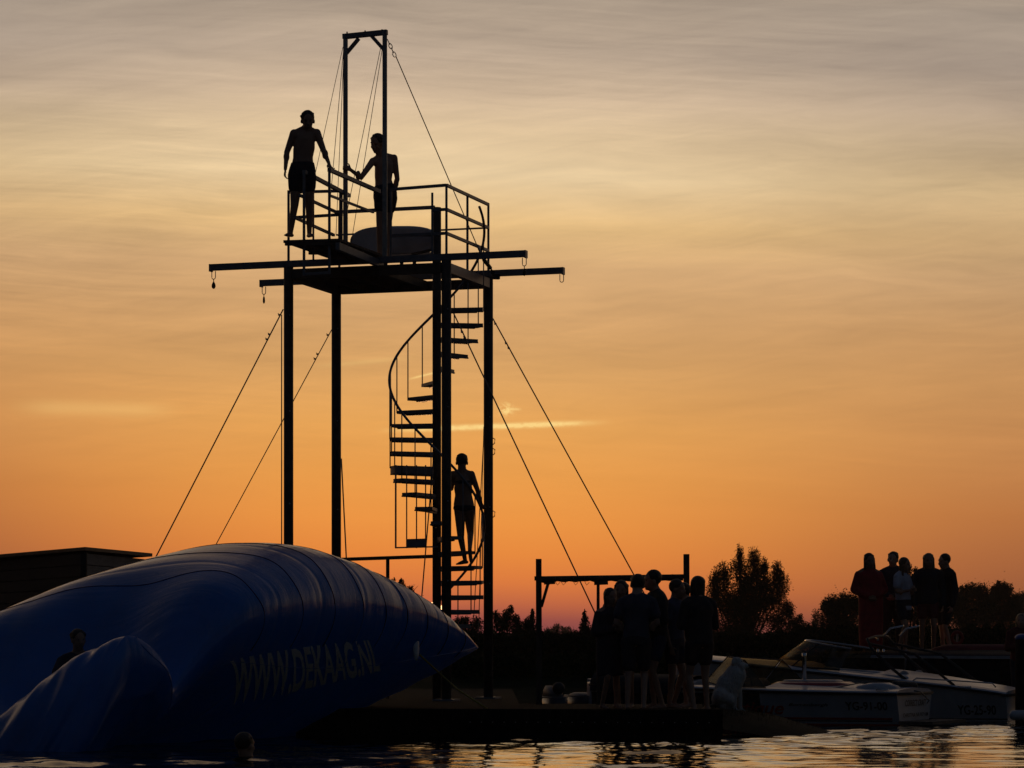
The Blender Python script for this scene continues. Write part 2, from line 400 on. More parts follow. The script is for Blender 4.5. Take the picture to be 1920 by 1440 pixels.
def prep(s): return [(p, lin(c)) for p, c in s]
tilt = W+U*.03
cA = ramp(tilt, prep(centre), .6); cB = ramp(tilt, prep(side), .6)
du = (U-Xat(820, 1)).abs()
sidef = du.sstep(.02, .215)
sky = mixc(sidef, cA, cB)
# high cloud veils and streaks, stretched along the horizon
tl = W*1.0+U*.045
warp = nz(vec(U*5, W*9, 3.1), 1.5, 3)
n1 = nz(vec(U*7+warp*.5, (tl+warp*.012)*85, 0), 1.0, 7, .6, .5)
n2 = nz(vec(U*3.2+2, (tl+warp*.02)*30, 5), 1.0, 5, .5, .7)
n3 = nz(vec(U*16+warp*1.2, (W-U*.10+warp*.02)*150, 9), 1.0, 6, .65, .6)
n4 = nz(vec(U*9+warp*.8, (W+U*.06+warp*.01)*330, 21), 1.0, 5, .7, .4)
env = W.sstep(.055, .125)*(1-W.sstep(.4, .8)*.5)
env2 = W.sstep(.03, .07)*.35+env*.65
m1 = ((n1-.5)*.85+(n3-.5)*.75+(n4-.5)*.9*nz(vec(U*4, W*9, 33), 1.0, 2).sstep(.42, .68))*env2
m2 = (n2-.5)*.95*env
gain = (1+m1*.50+m2*.40).max(.2)
cm = node('ShaderNodeCombineColor')
nt.links.new((gain).x, cm.inputs[0]); nt.links.new((gain*.985+.015).x, cm.inputs[1]); nt.links.new((gain*.90+.11).x, cm.inputs[2])
sky = mixc(1.0, sky, cm.outputs[0], 'MULTIPLY')
# contrails and a scrap of bright cloud
def seg(x0, y0, x1, y1, wd, fade=.2, sharp=1):
    ax, ay, bx, by = Xat(x0, 1), vy(y0), Xat(x1, 1), vy(y1); L = math.hypot(bx-ax, by-ay); dx, dy = (bx-ax)/L, (by-ay)/L
    a = (U-ax)*dx+(W-ay)*dy; p = (U-ax)*(-dy)+(W-ay)*dx
    g = (p*p*(-1/(wd/F)**2)).exp()
    return g*a.sstep(0, L*fade)*(1-a.sstep(L*(1-fade*sharp), L))
puff = nz(vec(U*420, W*600, 0), 1.0, 4, .6)
c1 = seg(692, 808, 1160, 791, 4.6, .33)*(puff.sstep(.30, .60)*.6+.8)
c2 = seg(758, 713, 850, 690, 2.0, .3)*.7
pb = (U-Xat(949, 1))*F; pw = (W-vy(768))*F
c3 = ((pb*pb*-.009)+(pw*pw*-.009)).exp()*puff.sstep(.38, .62)*1.3
c4 = seg(945, 766, 982, 768, 2.5, .4)*.6
c5 = seg(560, 690, 800, 668, 5, .4)*.18+seg(0, 762, 360, 770, 14, .3)*.22
cs = (c1+c2+c3+c4+c5).min(1)
sky = mixc(cs, sky, (*lin((255, 214, 134)), 1))
# the rest of the sky: dim Nishita dusk, blended in away from the sunset
nis = node('ShaderNodeTexSky'); nis.sky_type = 'NISHITA'; nis.sun_disc = False; nis.sun_elevation = SUN_EL; nis.sun_rotation = SUN_AZ
nis.dust_density = 2.0; nis.air_density = 1.0
bgN = node('ShaderNodeBackground'); nt.links.new(mixc(1.0, nis.outputs[0], (.8, .92, 1.3, 1), 'MULTIPLY'), bgN.inputs[0]); bgN.inputs[1].default_value = .019
az = Y_._op('ARCTAN2', X, rev=False)
cosang = (X*math.sin(SUN_AZ)+Y_*math.cos(SUN_AZ))
glow = cosang.sstep(.35, .985)*(1-Z.sstep(.15, .8)*.80)
bgS = node('ShaderNodeBackground'); nt.links.new(sky, bgS.inputs[0]); bgS.inputs[1].default_value = 1.02
mx = node('ShaderNodeMixShader'); nt.links.new(glow.x, mx.inputs[0]); nt.links.new((Z.sstep(.25, .85)*.058+.018+X.sstep(.15, .9)*.030).x, bgN.inputs[1]); nt.links.new(bgN.outputs[0], mx.inputs[1]); nt.links.new(bgS.outputs[0], mx.inputs[2])
# the sun itself, setting into the haze
sd = Vector((math.sin(SUN_AZ)*math.cos(SUN_EL), math.cos(SUN_AZ)*math.cos(SUN_EL), math.sin(SUN_EL)))
sx, sy = (U-Xat(812, 1))*F, (W-vy(1154))*F
rr = (sx*sx+sy*sy)
disc = 1-rr.sstep(23.0**2, 25.5**2)
halo = (rr*(-1/34.0**2)).exp()*Y_.sstep(.5, .6)
emS = node('ShaderNodeBackground'); emS.inputs[0].default_value = (1, .55, .22, 1); nt.links.new((disc*Y_.sstep(.5, .6)*7.0).x, emS.inputs[1])
emH = node('ShaderNodeBackground'); emH.inputs[0].default_value = (1, .10, .02, 1); nt.links.new((halo*.16).x, emH.inputs[1])
ad = node('ShaderNodeAddShader'); nt.links.new(mx.outputs[0], ad.inputs[0]); nt.links.new(emS.outputs[0], ad.inputs[1])
ad2 = node('ShaderNodeAddShader'); nt.links.new(ad.outputs[0], ad2.inputs[0]); nt.links.new(emH.outputs[0], ad2.inputs[1])
out = node('ShaderNodeOutputWorld'); nt.links.new(ad2.outputs[0], out.inputs[0])

sl = bpy.data.lights.new('sun', 'SUN'); so = bpy.data.objects.new('sun', sl); C.objects.link(so)
sl.energy = .3; sl.angle = math.radians(.5); sl.color = (1, .5, .22)
so.rotation_euler = (-sd).to_track_quat('-Z', 'Y').to_euler()

vs = bpy.context.scene.view_settings
vs.view_transform = 'Standard'; vs.look = 'None'; vs.exposure = 0; vs.gamma = 1; vs.use_curve_mapping = False

# ------------------------------------------------------------------ water
def wave(x, y):
    z = 0
    for kx, ky, a, ph, wl in WV: z += a*math.sin((kx*x+ky*y)*2*PI/wl+ph)
    return z
wr = random.Random(11); WV = []
for i in range(40):
    wl = .16*1.06**i*(1+.1*wr.random()); th = wr.gauss(PI/2*1.02, .75)
    WV.append((math.cos(th), math.sin(th), wl*.0039*wr.uniform(.4, 1.2)*(1 if wl < 1.6 else .55), wr.uniform(0, 2*PI), wl))
bm = bmesh.new()
ys = []; y = 22.0
while y < 60: ys.append(y); y += .055+.0011*(y-22)
xs = [-12+i*.06 for i in range(int(24/.06)+1)]
grid = []
cx, cy = Xat(1172, 29.6), 33.4
for y in ys:
    row = []
    for x in xs:
        n_ = noise.noise(Vector((x*.35, y*.22, 1.7)))
        amp = .38+1.15*max(0, n_+.32)
        z = wave(x+.12*math.sin(y*1.7), y)*amp
        r = math.hypot((x-cx), (y-cy)); z += .018*math.sin(r*2*PI/.42)*math.exp(-r/.8)
        row.append(bm.verts.new((x, y, z)))
    grid.append(row)
for a, b in zip(grid, grid[1:]):
    for i in range(len(xs)-1): bm.faces.new((a[i], a[i+1], b[i+1], b[i]))
# flat aprons of the same water round the rippled field
def quad(b, x0, y0, x1, y1, z=0):
    v = [b.verts.new(p) for p in ((x0, y0, z), (x1, y0, z), (x1, y1, z), (x0, y1, z))]; b.faces.new(v)
quad(bm, -60, -24, 60, 22); quad(bm, -60, 22, -12, 60); quad(bm, 12, 22, 60, 60)
mw = bpy.data.materials.new('lake_water'); mw.use_nodes = True; nw = mw.node_tree; b = nw.nodes['Principled BSDF']
b.inputs['Base Color'].default_value = (.006, .009, .010, 1); b.inputs['Roughness'].default_value = .05; b.inputs['IOR'].default_value = 1.34
t = nw.nodes.new('ShaderNodeTexCoord'); mp = nw.nodes.new('ShaderNodeMapping'); mp.inputs['Scale'].default_value = (1, .8, 1); nw.links.new(t.outputs['Object'], mp.inputs[0])
n1_ = nw.nodes.new('ShaderNodeTexNoise'); n1_.inputs['Scale'].default_value = 9; n1_.inputs['Detail'].default_value = 4; nw.links.new(mp.outputs[0], n1_.inputs['Vector'])
bp = nw.nodes.new('ShaderNodeBump'); bp.inputs['Strength'].default_value = .25; bp.inputs['Distance'].default_value = .012
nw.links.new(n1_.outputs['Fac'], bp.inputs['Height']); nw.links.new(bp.outputs[0], b.inputs['Normal'])
struct(mesh_obj('water', bm, mw, None, True))

# ------------------------------------------------------------------ land
M_grass = mat('short_grass', (.016, .022, .009), .95, 0, .4, 2, .5, 30, spec=.05)
M_earth = mat('bank_earth', (.02, .02, .014), .95, 0, .4, 3, .6, 20, spec=.1)
M_quay = mat('quay_timber', (.018, .016, .014), .95, 0, .4, 5, .5, 30, stretch=(6, 6, 1), spec=.08)
bm = bmesh.new()
gy = [54, 56, 60, 70, 90, 130, 200, 270, 350]
rows = []
for y in gy:
    rows.append([bm.verts.new((x*(1 if y < 200 else y/200), y, .02 if y == 54 else .32+(.12*noise.noise(Vector((x*.1, y*.05, 0))) if y < 300 else 0))) for x in [-120+i*8 for i in range(31)]])
for a, b_ in zip(rows, rows[1:]):
    for i in range(30): bm.faces.new((a[i], a[i+1], b_[i+1], b_[i]))
struct(mesh_obj('ground', bm, M_grass, None, True))
# quay: L-shaped landing that carries the tower and the people
def prism(bm, pts, z0, z1):
    a = [bm.verts.new((x, y, z0)) for x, y in pts]; b_ = [bm.verts.new((x, y, z1)) for x, y in pts]
    bm.faces.new(a[::-1]); bm.faces.new(b_)
    for i in range(len(pts)): j = (i+1) % len(pts); bm.faces.new((a[i], a[j], b_[j], b_[i]))
bm = bmesh.new(); QZ = .34
prism(bm, [(-22, 41.6), (-2.9, 41.2), (-2.6, 36.62), (2.50, 36.06), (2.55, 39.6), (.10, 39.9), (0, 54.4), (-22, 54.4)], -.8, QZ)
qy = struct(mesh_obj('quay', bm, M_quay))
bm = bmesh.new()
pts = []
for i in range(16):
    row = []
    for j in range(12):
        u, v = i/15, j/11
        x = 2.40+u*1.95; y = 36.3+v*3.2+u*.7
        z = QZ+.01-.42*u**1.4-(.25*(1-v)**3)*(1 if u > .05 else 0)+.025*noise.noise(Vector((x*3, y*3, 0)))
        row.append(bm.verts.new((x, y, z)))
    pts.append(row)
for a, b_ in zip(pts, pts[1:]):
    for j in range(11): bm.faces.new((a[j], b_[j], b_[j+1], a[j+1]))
struct(mesh_obj('bank', bm, M_earth, None, True))
bm = bmesh.new(); gr = random.Random(3)
for i in range(2600):
    u, v = gr.random(), gr.random(); x = 2.42+u*1.75; y = 36.4+v*3.1+u*.7; z = QZ-.42*u**1.4-(.25*(1-v)**3)*(1 if u > .05 else 0)
    h = gr.uniform(.03, .09); a = gr.uniform(0, PI); dx, dy = .004*math.cos(a), .004*math.sin(a); lx = gr.uniform(-.03, .03)
    bm.faces.new([bm.verts.new(p) for p in ((x-dx, y-dy, z-.02), (x+dx, y+dy, z-.02), (x+lx, y, z+h))])
struct(mesh_obj('grass', bm, M_grass), 'stuff').__setitem__('label', 'short grass blades on the sloping bank beside the dog')
# timber rubbing strips with bolts on the quay face
bm = bmesh.new()
for zz_ in (.18, .02): bar(bm, (-.58, 36.36, zz_), (2.46, 36.03, zz_), .05, .10)
wl_ = tag(mesh_obj('fender_rail', bm, M_quay), 'dark timber fender rails bolted along the front face of the quay', 'fender rail')
for i in range(22):
    x = -.5+i*.135; 
    part('bolt', M_galv, wl_, lambda b: cyl(b, (x, 36.36-.106*(x+.58)-.03, .185), (x, 36.36-.106*(x+.58)-.045, .185), .007, 8))

# ------------------------------------------------------------------ inflated water-jump pillow
CN = Vector((-4.186, 36.018, 0)); PA = 1.098; LB = 3.922
E1 = Vector((math.cos(PA), math.sin(PA), 0)); ER = Vector((E1.y, -E1.x, 0))
def sstep(a, b, x): t = max(0, min(1, (x-a)/(b-a))); return t*t*(3-2*t)
def pillow(s, th, off=0.0, raw=False):
    c, sn = math.cos(th), math.sin(th)
    e = max(0, 1-abs(s)**2.112)
    asym = 1+.158*math.exp(-((s-.005)/.302)**2)
    cr = math.exp(-((s+.71)/.10)**2); vd = math.exp(-((s+.75)/.125)**2)*.62*max(0, c)**1.5; lb = math.exp(-((s+.88)/.10)**2)
    hT = 1.075*e**.80*asym*(1-.45*sstep(-.6, -.88, s))-.40*cr*e; hB = max(1.3*e**.5, .95*sstep(-.72, -.98, s))
    wd = 2.594+(2.218-2.594)*abs(s)**3.2-.38*cr
    full = sstep(-.62, -.9, s) if sn < 0 else 0
    xl = wd*math.copysign(abs(c)**(1-.6*full), c)*(1+.05*full*math.sin(PI*min(1, -sn*1.2)))
    ax = s*LB
    lat = c
    sag = min(.85, 1.3*(1-abs(lat))**2)*sstep(-.35, -1.0, s)
    z = 1.08+.278*(xl-.795)*e-sag-vd+.13*max(0, c)**4*math.exp(-((s+1)/.07)**2)+(hT if sn >= 0 else hB)*sn
    r = Vector((0, 0, 0))
    if not raw:
        sm = math.exp(-((abs(sn))/.62)**2)                         # puckers that run round from the side seams
        pk = noise.noise(Vector((s*17, 2.0 if c > 0 else 7.0, abs(sn)*.8)))*.012+max(0, noise.noise(Vector((s*4, 8, th))))*noise.noise(Vector((s*48, 4+c, abs(sn)*1.4)))*.018
        en = math.exp(-((1-abs(s))/.28)**2)
        pe = noise.noise(Vector((lat*9, 3 if s < 0 else 9, s*1.2)))*.05+noise.noise(Vector((lat*22, 5, s*2)))*.018
        gr_ = 0
        for q in SEAMS: gr_ -= .009*math.exp(-((s-q)*LB/.035)**2)*sstep(-.7, .5, c)
        d = (pk*sm*(.35+.65*min(1, e*3))+.12*pk+gr_*min(1, e*2)+.012*noise.noise(Vector((s*4, th*2, 0))))
        r = (ER*c+Vector((0, 0, 1))*sn)*(d+off)+Vector((0, 0, 1))*pe*en*(.4+.6*abs(sn))
    elif off: r = (ER*c+Vector((0, 0, 1))*sn)*off
    p = CN+E1*ax+ER*xl+Vector((0, 0, z))+r
    if sn > 0:
        dd = (p.x-DIP.x)**2+(p.y-DIP.y)**2
        p.z -= .80*math.exp(-dd/.62)*min(1, sn*4)
    return p
DIP = Vector((Xat(147, 33.1), 33.1, 0))
SEAMS = [-.86, -.62, -.38, -.14, .10, .34, .58, .80]
NS, NT = 420, 240
bm = bmesh.new(); rows = []; FL = bm.verts.layers.float_vector.new('flow')
for i in range(NS+1):
    s = -1+2*i/NS; s = math.copysign(1-(1-abs(s))**1.25, s)
    rows.append([bm.verts.new(pillow(s, 2*PI*j/NT)) for j in range(NT)])
    for j, v in enumerate(rows[-1]): v[FL] = (s, math.sin(2*PI*j/NT)*1.5, math.cos(2*PI*j/NT))
for a, b_ in zip(rows, rows[1:]):
    for j in range(NT): bm.faces.new((a[j], a[(j+1) % NT], b_[(j+1) % NT], b_[j]))
cap_ = [v.co.copy() for v in rows[0]]; cc = CN-E1*LB+Vector((0, 0, .28)); prev = rows[0]
for u in range(1, 25):
    t = u/24*PI/2; k_ = math.cos(t)
    ring = []
    for j, c0 in enumerate(cap_):
        up_ = math.sin(2*PI*j/NT)
        z_ = c0.z-(.75*math.sin(t)**1.0)*(1 if up_ < 0 else 1)
        lt = (c0-cc).dot(ER)
        wob = .05*noise.noise(Vector((lt*3.5, t*1.2, 2)))+.03*noise.noise(Vector((lt*9, t*2, 6)))
        ex = math.sin(t)*(.55+.25*math.cos(lt/2.2*PI/2))
        drop = (c0.z-.28)*(1-k_)+ (.55*math.sin(t)**2)
        p = CN-E1*(LB+ex+wob)+ER*lt*(1-.32*(1-k_)**1.5)+Vector((0, 0, c0.z-drop))
        if up_ < -.02: p = Vector((p.x, p.y, p.z-.25*math.sin(t)*abs(up_)))
        ring.append(bm.verts.new(p)); ring[-1][FL] = (-1.02-t*.02+lt*.08, t*2, lt)
    for j in range(NT): bm.faces.new((ring[j], ring[(j+1) % NT], prev[(j+1) % NT], prev[j]))
    prev = ring
bm.faces.new(prev[::-1]); bm.faces.new(rows[-1])
bmesh.ops.remove_doubles(bm, verts=bm.verts, dist=.0004)
bmesh.ops.recalc_face_normals(bm, faces=bm.faces)
M_pvc = mat('blue_pvc_cloth', (.008, .19, .66), .30, 0, .15, 2, .12, 30, spec=.9, coat=.4)
def translucent(m, col, f):
    n = m.node_tree; o_ = [x for x in n.nodes if x.type == 'OUTPUT_MATERIAL'][0]; p_ = n.nodes['Principled BSDF']
    t_ = n.nodes.new('ShaderNodeBsdfTranslucent'); t_.inputs['Color'].default_value = (*col, 1); x_ = n.nodes.new('ShaderNodeMixShader'); x_.inputs[0].default_value = f
    n.links.new(p_.outputs[0], x_.inputs[1]); n.links.new(t_.outputs[0], x_.inputs[2]); n.links.new(x_.outputs[0], o_.inputs['Surface'])
translucent(M_pvc, (.0, .45, 1.0), .24)
n_ = M_pvc.node_tree; at_ = n_.nodes.new('ShaderNodeAttribute'); at_.attribute_name = 'flow'
mp_ = n_.nodes.new('ShaderNodeMapping'); mp_.inputs['Scale'].default_value = (34, 1.1, 1); n_.links.new(at_.outputs['Vector'], mp_.inputs[0])
nz_ = n_.nodes.new('ShaderNodeTexNoise'); nz_.inputs['Scale'].default_value = 1; nz_.inputs['Detail'].default_value = 7; nz_.inputs['Roughness'].default_value = .65; nz_.inputs['Distortion'].default_value = .8
n_.links.new(mp_.outputs[0], nz_.inputs['Vector'])
bp_ = n_.nodes.new('ShaderNodeBump'); bp_.inputs['Strength'].default_value = .35; bp_.inputs['Distance'].default_value = .05
n_.links.new(nz_.outputs['Fac'], bp_.inputs['Height']); n_.links.new(bp_.outputs[0], n_.nodes['Principled BSDF'].inputs['Normal'])
M_print = mat('pale_print_on_pvc', (.86, .90, .97), .35, 0, .12, 25, spec=.8, coat=.3)
M_pvcd = mat('dark_blue_webbing', (.01, .03, .12), .7)
blob = thing('jump_pillow', 'huge blue inflated water jumping pillow floating below the tower', 'inflatable', (CN.x, CN.y, 0))
mesh_obj('inflated_body', bm, M_pvc, blob, True)

def text_bm(s, shear=0.0, sub=2, bold=0):
    cu = bpy.data.curves.new('t', 'FONT'); cu.body = s; cu.size = 1; cu.shear = shear; cu.offset = bold; cu.resolution_u = 3
    o = bpy.data.objects.new('t', cu); C.objects.link(o); dg = bpy.context.evaluated_depsgraph_get()
    me = bpy.data.meshes.new_from_object(o.evaluated_get(dg)); bm = bmesh.new(); bm.from_mesh(me)
    bpy.data.objects.remove(o); bpy.data.curves.remove(cu); bpy.data.meshes.remove(me)
    bmesh.ops.triangulate(bm, faces=bm.faces)
    for _ in range(sub): bmesh.ops.subdivide_edges(bm, edges=[e for e in bm.edges if e.calc_length() > .08], cuts=1); bmesh.ops.triangulate(bm, faces=bm.faces)
    x0 = min(v.co.x for v in bm.verts); x1 = max(v.co.x for v in bm.verts); y0 = min(v.co.y for v in bm.verts); y1 = max(v.co.y for v in bm.verts)
    for v in bm.verts: v.co.x = (v.co.x-x0)/(x1-x0); v.co.y = (v.co.y-y0)/(y1-y0)
    return bm
def text_on(name, s, m, parent, fn, shear=0, sub=2, bold=0):
    bm = text_bm(s, shear, sub, bold)
    for v in bm.verts: v.co = fn(v.co.x, v.co.y)
    return mesh_obj(name, bm, m, parent)
def lettermap(x, y):
    st, sb, tt, tb = -.535+.729*x, -.325+.691*x, -.403+.113*x, -.815+.268*x
    return pillow(sb+(st-sb)*y, tb+(tt-tb)*y, .007)
text_on('lettering', 'WWW.DEKAAG.NL', M_print, blob, lettermap, 0, 3, .028)
for q_ in (-.46, -.26, -.08, .08, .22, .36, .50, .66, .82):
    part('panel_seam', M_pvcd, blob, lambda b: tube(b, [pillow(q_+.012*math.sin(i*.3), -.35+2.3*i/60, .001) for i in range(61)], .006, 5), True)
part('edge_seam', M_pvc, blob, lambda b: [tube(b, [pillow(-.97+1.94*i/200, -.52*math.sin(PI*i/200)**.5, .003) for i in range(201)], .005, 6), tube(b, [pillow(-.97+1.94*i/200, PI, .004) for i in range(201)], .005, 6)], True)
# valve patch and tether
pv = pillow(.476, -.31, .012)
part('anchor_patch', M_letw, blob, lambda b: ell(b, pv, .06, .03, .17, E1, ER, Vector((0, 0, 1))), True)
bm = bmesh.new(); tube(bm, [pv+Vector((.05, -.05, -.1)), at(826, 1264, 37.3), at(857, 1292, 36.9), Vector((-.3, 36.55, QZ))], .012, 6)
tag(mesh_obj('tether_rope', bm, M_yrope, None, True), 'yellow tether rope slanting from the blue pillow down to the quay', 'rope')

# ------------------------------------------------------------------ jump tower
TA = Vector((-3.143, 42.76, 0)); TU = Vector((2.237, -.76, 0)); TV = Vector((.565, 1.845, 0))
UN = TU.normalized(); VN = TV.normalized()
def P(a, b, z): v = TA+TU*a+TV*b; return Vector((v.x, v.y, z))
def a_at(px, b):           # parameter along the front edge whose point stands on image column px
    k = (px-960)/F; o = TA+TV*b
    return (k*o.y-o.x)/(TU.x-k*TU.y)
tower = thing('jump_tower', 'tall steel jump tower on four posts with railed platform and tall hoist frame', 'tower', (P(.5, .5, QZ)))
T = tower
ZP0, ZP1 = 6.26, 6.395
for a, b, wd in ((0, 0, .125), (0, 1, .13), (1, 0, .125), (1, 1, .125)):
    top = 6.425
    pst = part('post', M_rust, T, lambda m: cyl(m, P(a, b, QZ-.3), P(a, b, top), wd/2+.005, 20), True)
    part('base_plate', M_steel, pst, lambda m: box(m, P(a, b, QZ+.012), .3, .3, .024, -.33))
    for zc in (5.75, 4.4, 3.1, 2.0):
        part('bolt', M_galv, pst, lambda m: cyl(m, P(a, b, zc)+Vector((.02, -.055, 0)), P(a, b, zc)+Vector((.022, -.085, 0)), .012, 8))
def ebar(name, p, q, w_, h_, m=M_rust, par=None): return part(name, m, par or T, lambda b: bar(b, p, q, w_, h_))
ebar('edge_beam', P(.03, 0, 6.325), P(.97, 0, 6.325), .09, .135); ebar('edge_beam', P(.03, 1, 6.325), P(.97, 1, 6.325), .09, .135)
ebar('edge_beam', P(0, .035, 6.325), P(0, .965, 6.325), .09, .135, M_steel); ebar('edge_beam', P(1, .035, 6.325), P(1, .965, 6.325), .09, .135, M_steel)
for a in (.2, .4, .6): ebar('joist', P(a, .03, 6.32), P(a, .97, 6.32), .05, .1)
def dk(b):
    n = 12                                            # planks, with a hole left for the stair head
    for i in range(n):
        b0 = (i+.04)/n; b1 = (i+.96)/n
        a1 = .60 if b1 > .28 and b0 < 1.0 else .99
        for (u0, u1) in ((.01, a1),):
            v = [b.verts.new(P(u, v_, z)) for z in (6.375, 6.40) for u, v_ in ((u0, b0), (u1, b0), (u1, b1), (u0, b1))]
            for f in ((3, 2, 1, 0), (4, 5, 6, 7), (0, 1, 5, 4), (1, 2, 6, 5), (2, 3, 7, 6), (3, 0, 4, 7)): b.faces.new([v[q] for q in f])
part('deck', M_deckwood, T, dk)
# outrigger beams with shackles and weights
def hook(par, p, kind):
    def f(b):
        r = .028; L = .085
        pts = [p+UN*(-r)+Vector((0, 0, 0)), p+UN*(-r)-Vector((0, 0, L))]
        for k in range(1, 8): a = PI*k/8; pts.append(p-UN*r*math.cos(a)-Vector((0, 0, L+r*math.sin(a))))
        pts += [p+UN*r-Vector((0, 0, L)), p+UN*r]
        tube(b, pts, .006, 6)
    part('shackle', M_galv, par, f, True)
    if kind:
        q = p-Vector((0, 0, .115))
        def g(b):
            tube(b, [q, q-Vector((0, 0, .04))], .006, 6)
            tube(b, [q-Vector((0, 0, .03)), q-Vector((0, 0, .045)), q-Vector((0, 0, .07)), q-Vector((0, 0, .10)), q-Vector((0, 0, .125)), q-Vector((0, 0, .135))], [.006, .014, .026*kind, .03*kind, .02*kind, .005], 10)
        part('pulley', M_black, par, g, True)
for b_, p0, p1, k0, k1 in ((0, 394.5, 987, 1.0, .85), (1, 489, 1057, .6, 0)):
    a0, a1 = a_at(p0, b_), a_at(p1, b_)
    if b_: b1_ = 1.0
    bmn = ebar('outrigger_beam', P(a0, b_, 6.47), P(a1, b_, 6.47), .085, .088, M_steel)
    for a, s_ in ((a0, 1), (a1, -1)):
        part('end_cap', M_steel, bmn, lambda b: bar(b, P(a, b_, 6.462)-UN*s_*.004, P(a, b_, 6.462)+UN*s_*.02, .095, .105))
    hook(bmn, P(a0, b_, 6.415)+UN*.05, k0); hook(bmn, P(a1, b_, 6.415)-UN*.03, k1)
for a in (.62, .72, .80): ebar('packer', P(a, 0, 6.395), P(a, 0, 6.43), .05, .05, M_rust)
# railings round the platform
RS = .036
def rail(pts, w_=RS, m=M_steel, name='rail'): return [part(name, m, T, lambda b: bar(b, p, q, w_, w_*1.1)) for p, q in zip(pts, pts[1:])]
z1, z2, z3 = 7.465, 7.13, 6.80
ZR = 6.40
# right side
for z in (z1, z2, z3): rail([P(1, .0, z), P(1, 1, z)])
for b_ in (0, .49, 1): ebar('rail_post', P(1, b_, ZR), P(1, b_, z1), .034, .034, M_steel)
# front right
aa = a_at(733, 0)
rail([P(aa, 0, z1-.02), P(1, 0, z1)]); rail([P(a_at(812, 0), 0, z2), P(1, 0, z2)]); rail([P(aa, 0, z3), P(1, 0, z3)])
ebar('rail_post', P(aa, 0, 6.5), P(aa, 0, z1-.02), .03, .03, M_steel); ebar('rail_post', P(a_at(810.5, 0), 0, 6.5), P(a_at(810.5, 0), 0, 7.37), .032, .032, M_steel)
# back and left
rail([P(0, 1, z1), P(a_at(815, 1), 1, z1)], .045); rail([P(0, 1, z3), P(a_at(815, 1), 1, z3)], .03); rail([P(0, 1, z2), P(1, 1, z2)], .022)
ebar('rail_post', P(0.02, 1, ZR), P(0.02, 1, z1), .034, .034, M_steel)
al = a_at(648, 0)
rail([P(0, 0, 7.48), P(al-.02, 0, 7.46)]); rail([P(0, 0, 7.12), P(al-.02, 0, 7.13)])
ebar('rail_post', at(541, 357, 42.72), at(541, 498, 42.76), .034, .034, M_steel); ebar('rail_post', P(al-.03, 0, 6.5), P(al-.03, 0, 7.44), .05, .05, M_steel)
# gangway pushed out in front of the platform
g0, g1 = at(533, 450, 40.95), at(637, 450, 40.78); gx = (g1-g0); gx.z = 0
L_ = 1.86
def G(u, v, z): q = g0+gx*u+VN*L_*v; return Vector((q.x, q.y, z))
GZ = 6.565
def gd(b):
    n = 14
    for i in range(n):
        v0, v1 = i/n+.003, (i+1)/n-.003
        vv = [b.verts.new(G(u, v_, z)) for z in (GZ-.035, GZ) for u, v_ in ((-.02, v0), (1, v0), (1, v1), (-.02, v1))]
        for f in ((3, 2, 1, 0), (4, 5, 6, 7), (0, 1, 5, 4), (1, 2, 6, 5), (2, 3, 7, 6), (3, 0, 4, 7)): b.faces.new([vv[q] for q in f])
part('gangway', M_deckwood, T, gd)
ebar('gangway_beam', G(.97, -.01, 6.46), G(.97, 1.02, 6.42), .06, .10, M_steel)
ebar('gangway_beam', G(.86, .02, 6.475), G(.86, 1.0, 6.46), .05, .09)
ebar('gangway_beam', G(.5, .02, 6.50), G(.5, 1.0, 6.48), .05, .06)
ebar('gangway_beam', G(0, .5, 6.51), G(1, .5, 6.49), .05, .05); ebar('gangway_beam', G(0, .02, 6.515), G(1, .02, 6.50), .05, .04)
def lrail(y0a, x0, x1, y1a, Y0=40.95, Y1=42.5, w_=.04): ebar('gangway_rail', at(x0, y0a, Y0), at(x1, y1a, Y1), w_, w_, M_steel)
lrail(318, 617, 711, 359, 40.85, 42.45, .05); lrail(322, 570, 655, 367, 41.0, 42.7, .048)
lrail(366, 562, 633, 399, 41.0, 42.5, .036); lrail(408, 553, 626, 441, 41.0, 42.5, .036)
lrail(366, 617, 700, 398, 40.9, 42.4, .03)
for px, y0, y1, Yp in ((570, 322, 517, 40.98), (617.5, 318, 514, 40.88), (587.5, 333, 487, 41.35)):
    ebar('gangway_post', at(px, y0, Yp), at(px, y1, Yp), .036 if px != 587.5 else .026, .036, M_steel)
ebar('gangway_bracket', at(570, 514, 40.98), at(618, 511, 40.88), .035, .035, M_steel)
# gantry hoist frame
ga, gb = a_at(647.8, 0), a_at(721.5, 0)
for a, zt in ((ga, 9.64), (gb, 9.66)): ebar('gantry_post', P(a, 0, 6.5), P(a, 0, zt), .064, .064, M_galv)
ebar('gantry_beam', P(ga, 0, 9.615)-UN*.035, P(gb, 0, 9.635)+UN*.035, .07, .068, M_steel)
dz = .22
ebar('gantry_brace', P(ga, 0, 9.585-dz), P(ga, 0, 9.575)+UN*.20, .045, .045, M_steel); ebar('gantry_brace', P(gb, 0, 9.60-dz), P(gb, 0, 9.60)-UN*.20, .045, .045, M_steel)
for t in (.04, .5, .93): part('bolt', M_black, T, lambda b: cyl(b, P(ga+(gb-ga)*t, 0, 9.64), P(ga+(gb-ga)*t, 0, 9.68), .010, 8))
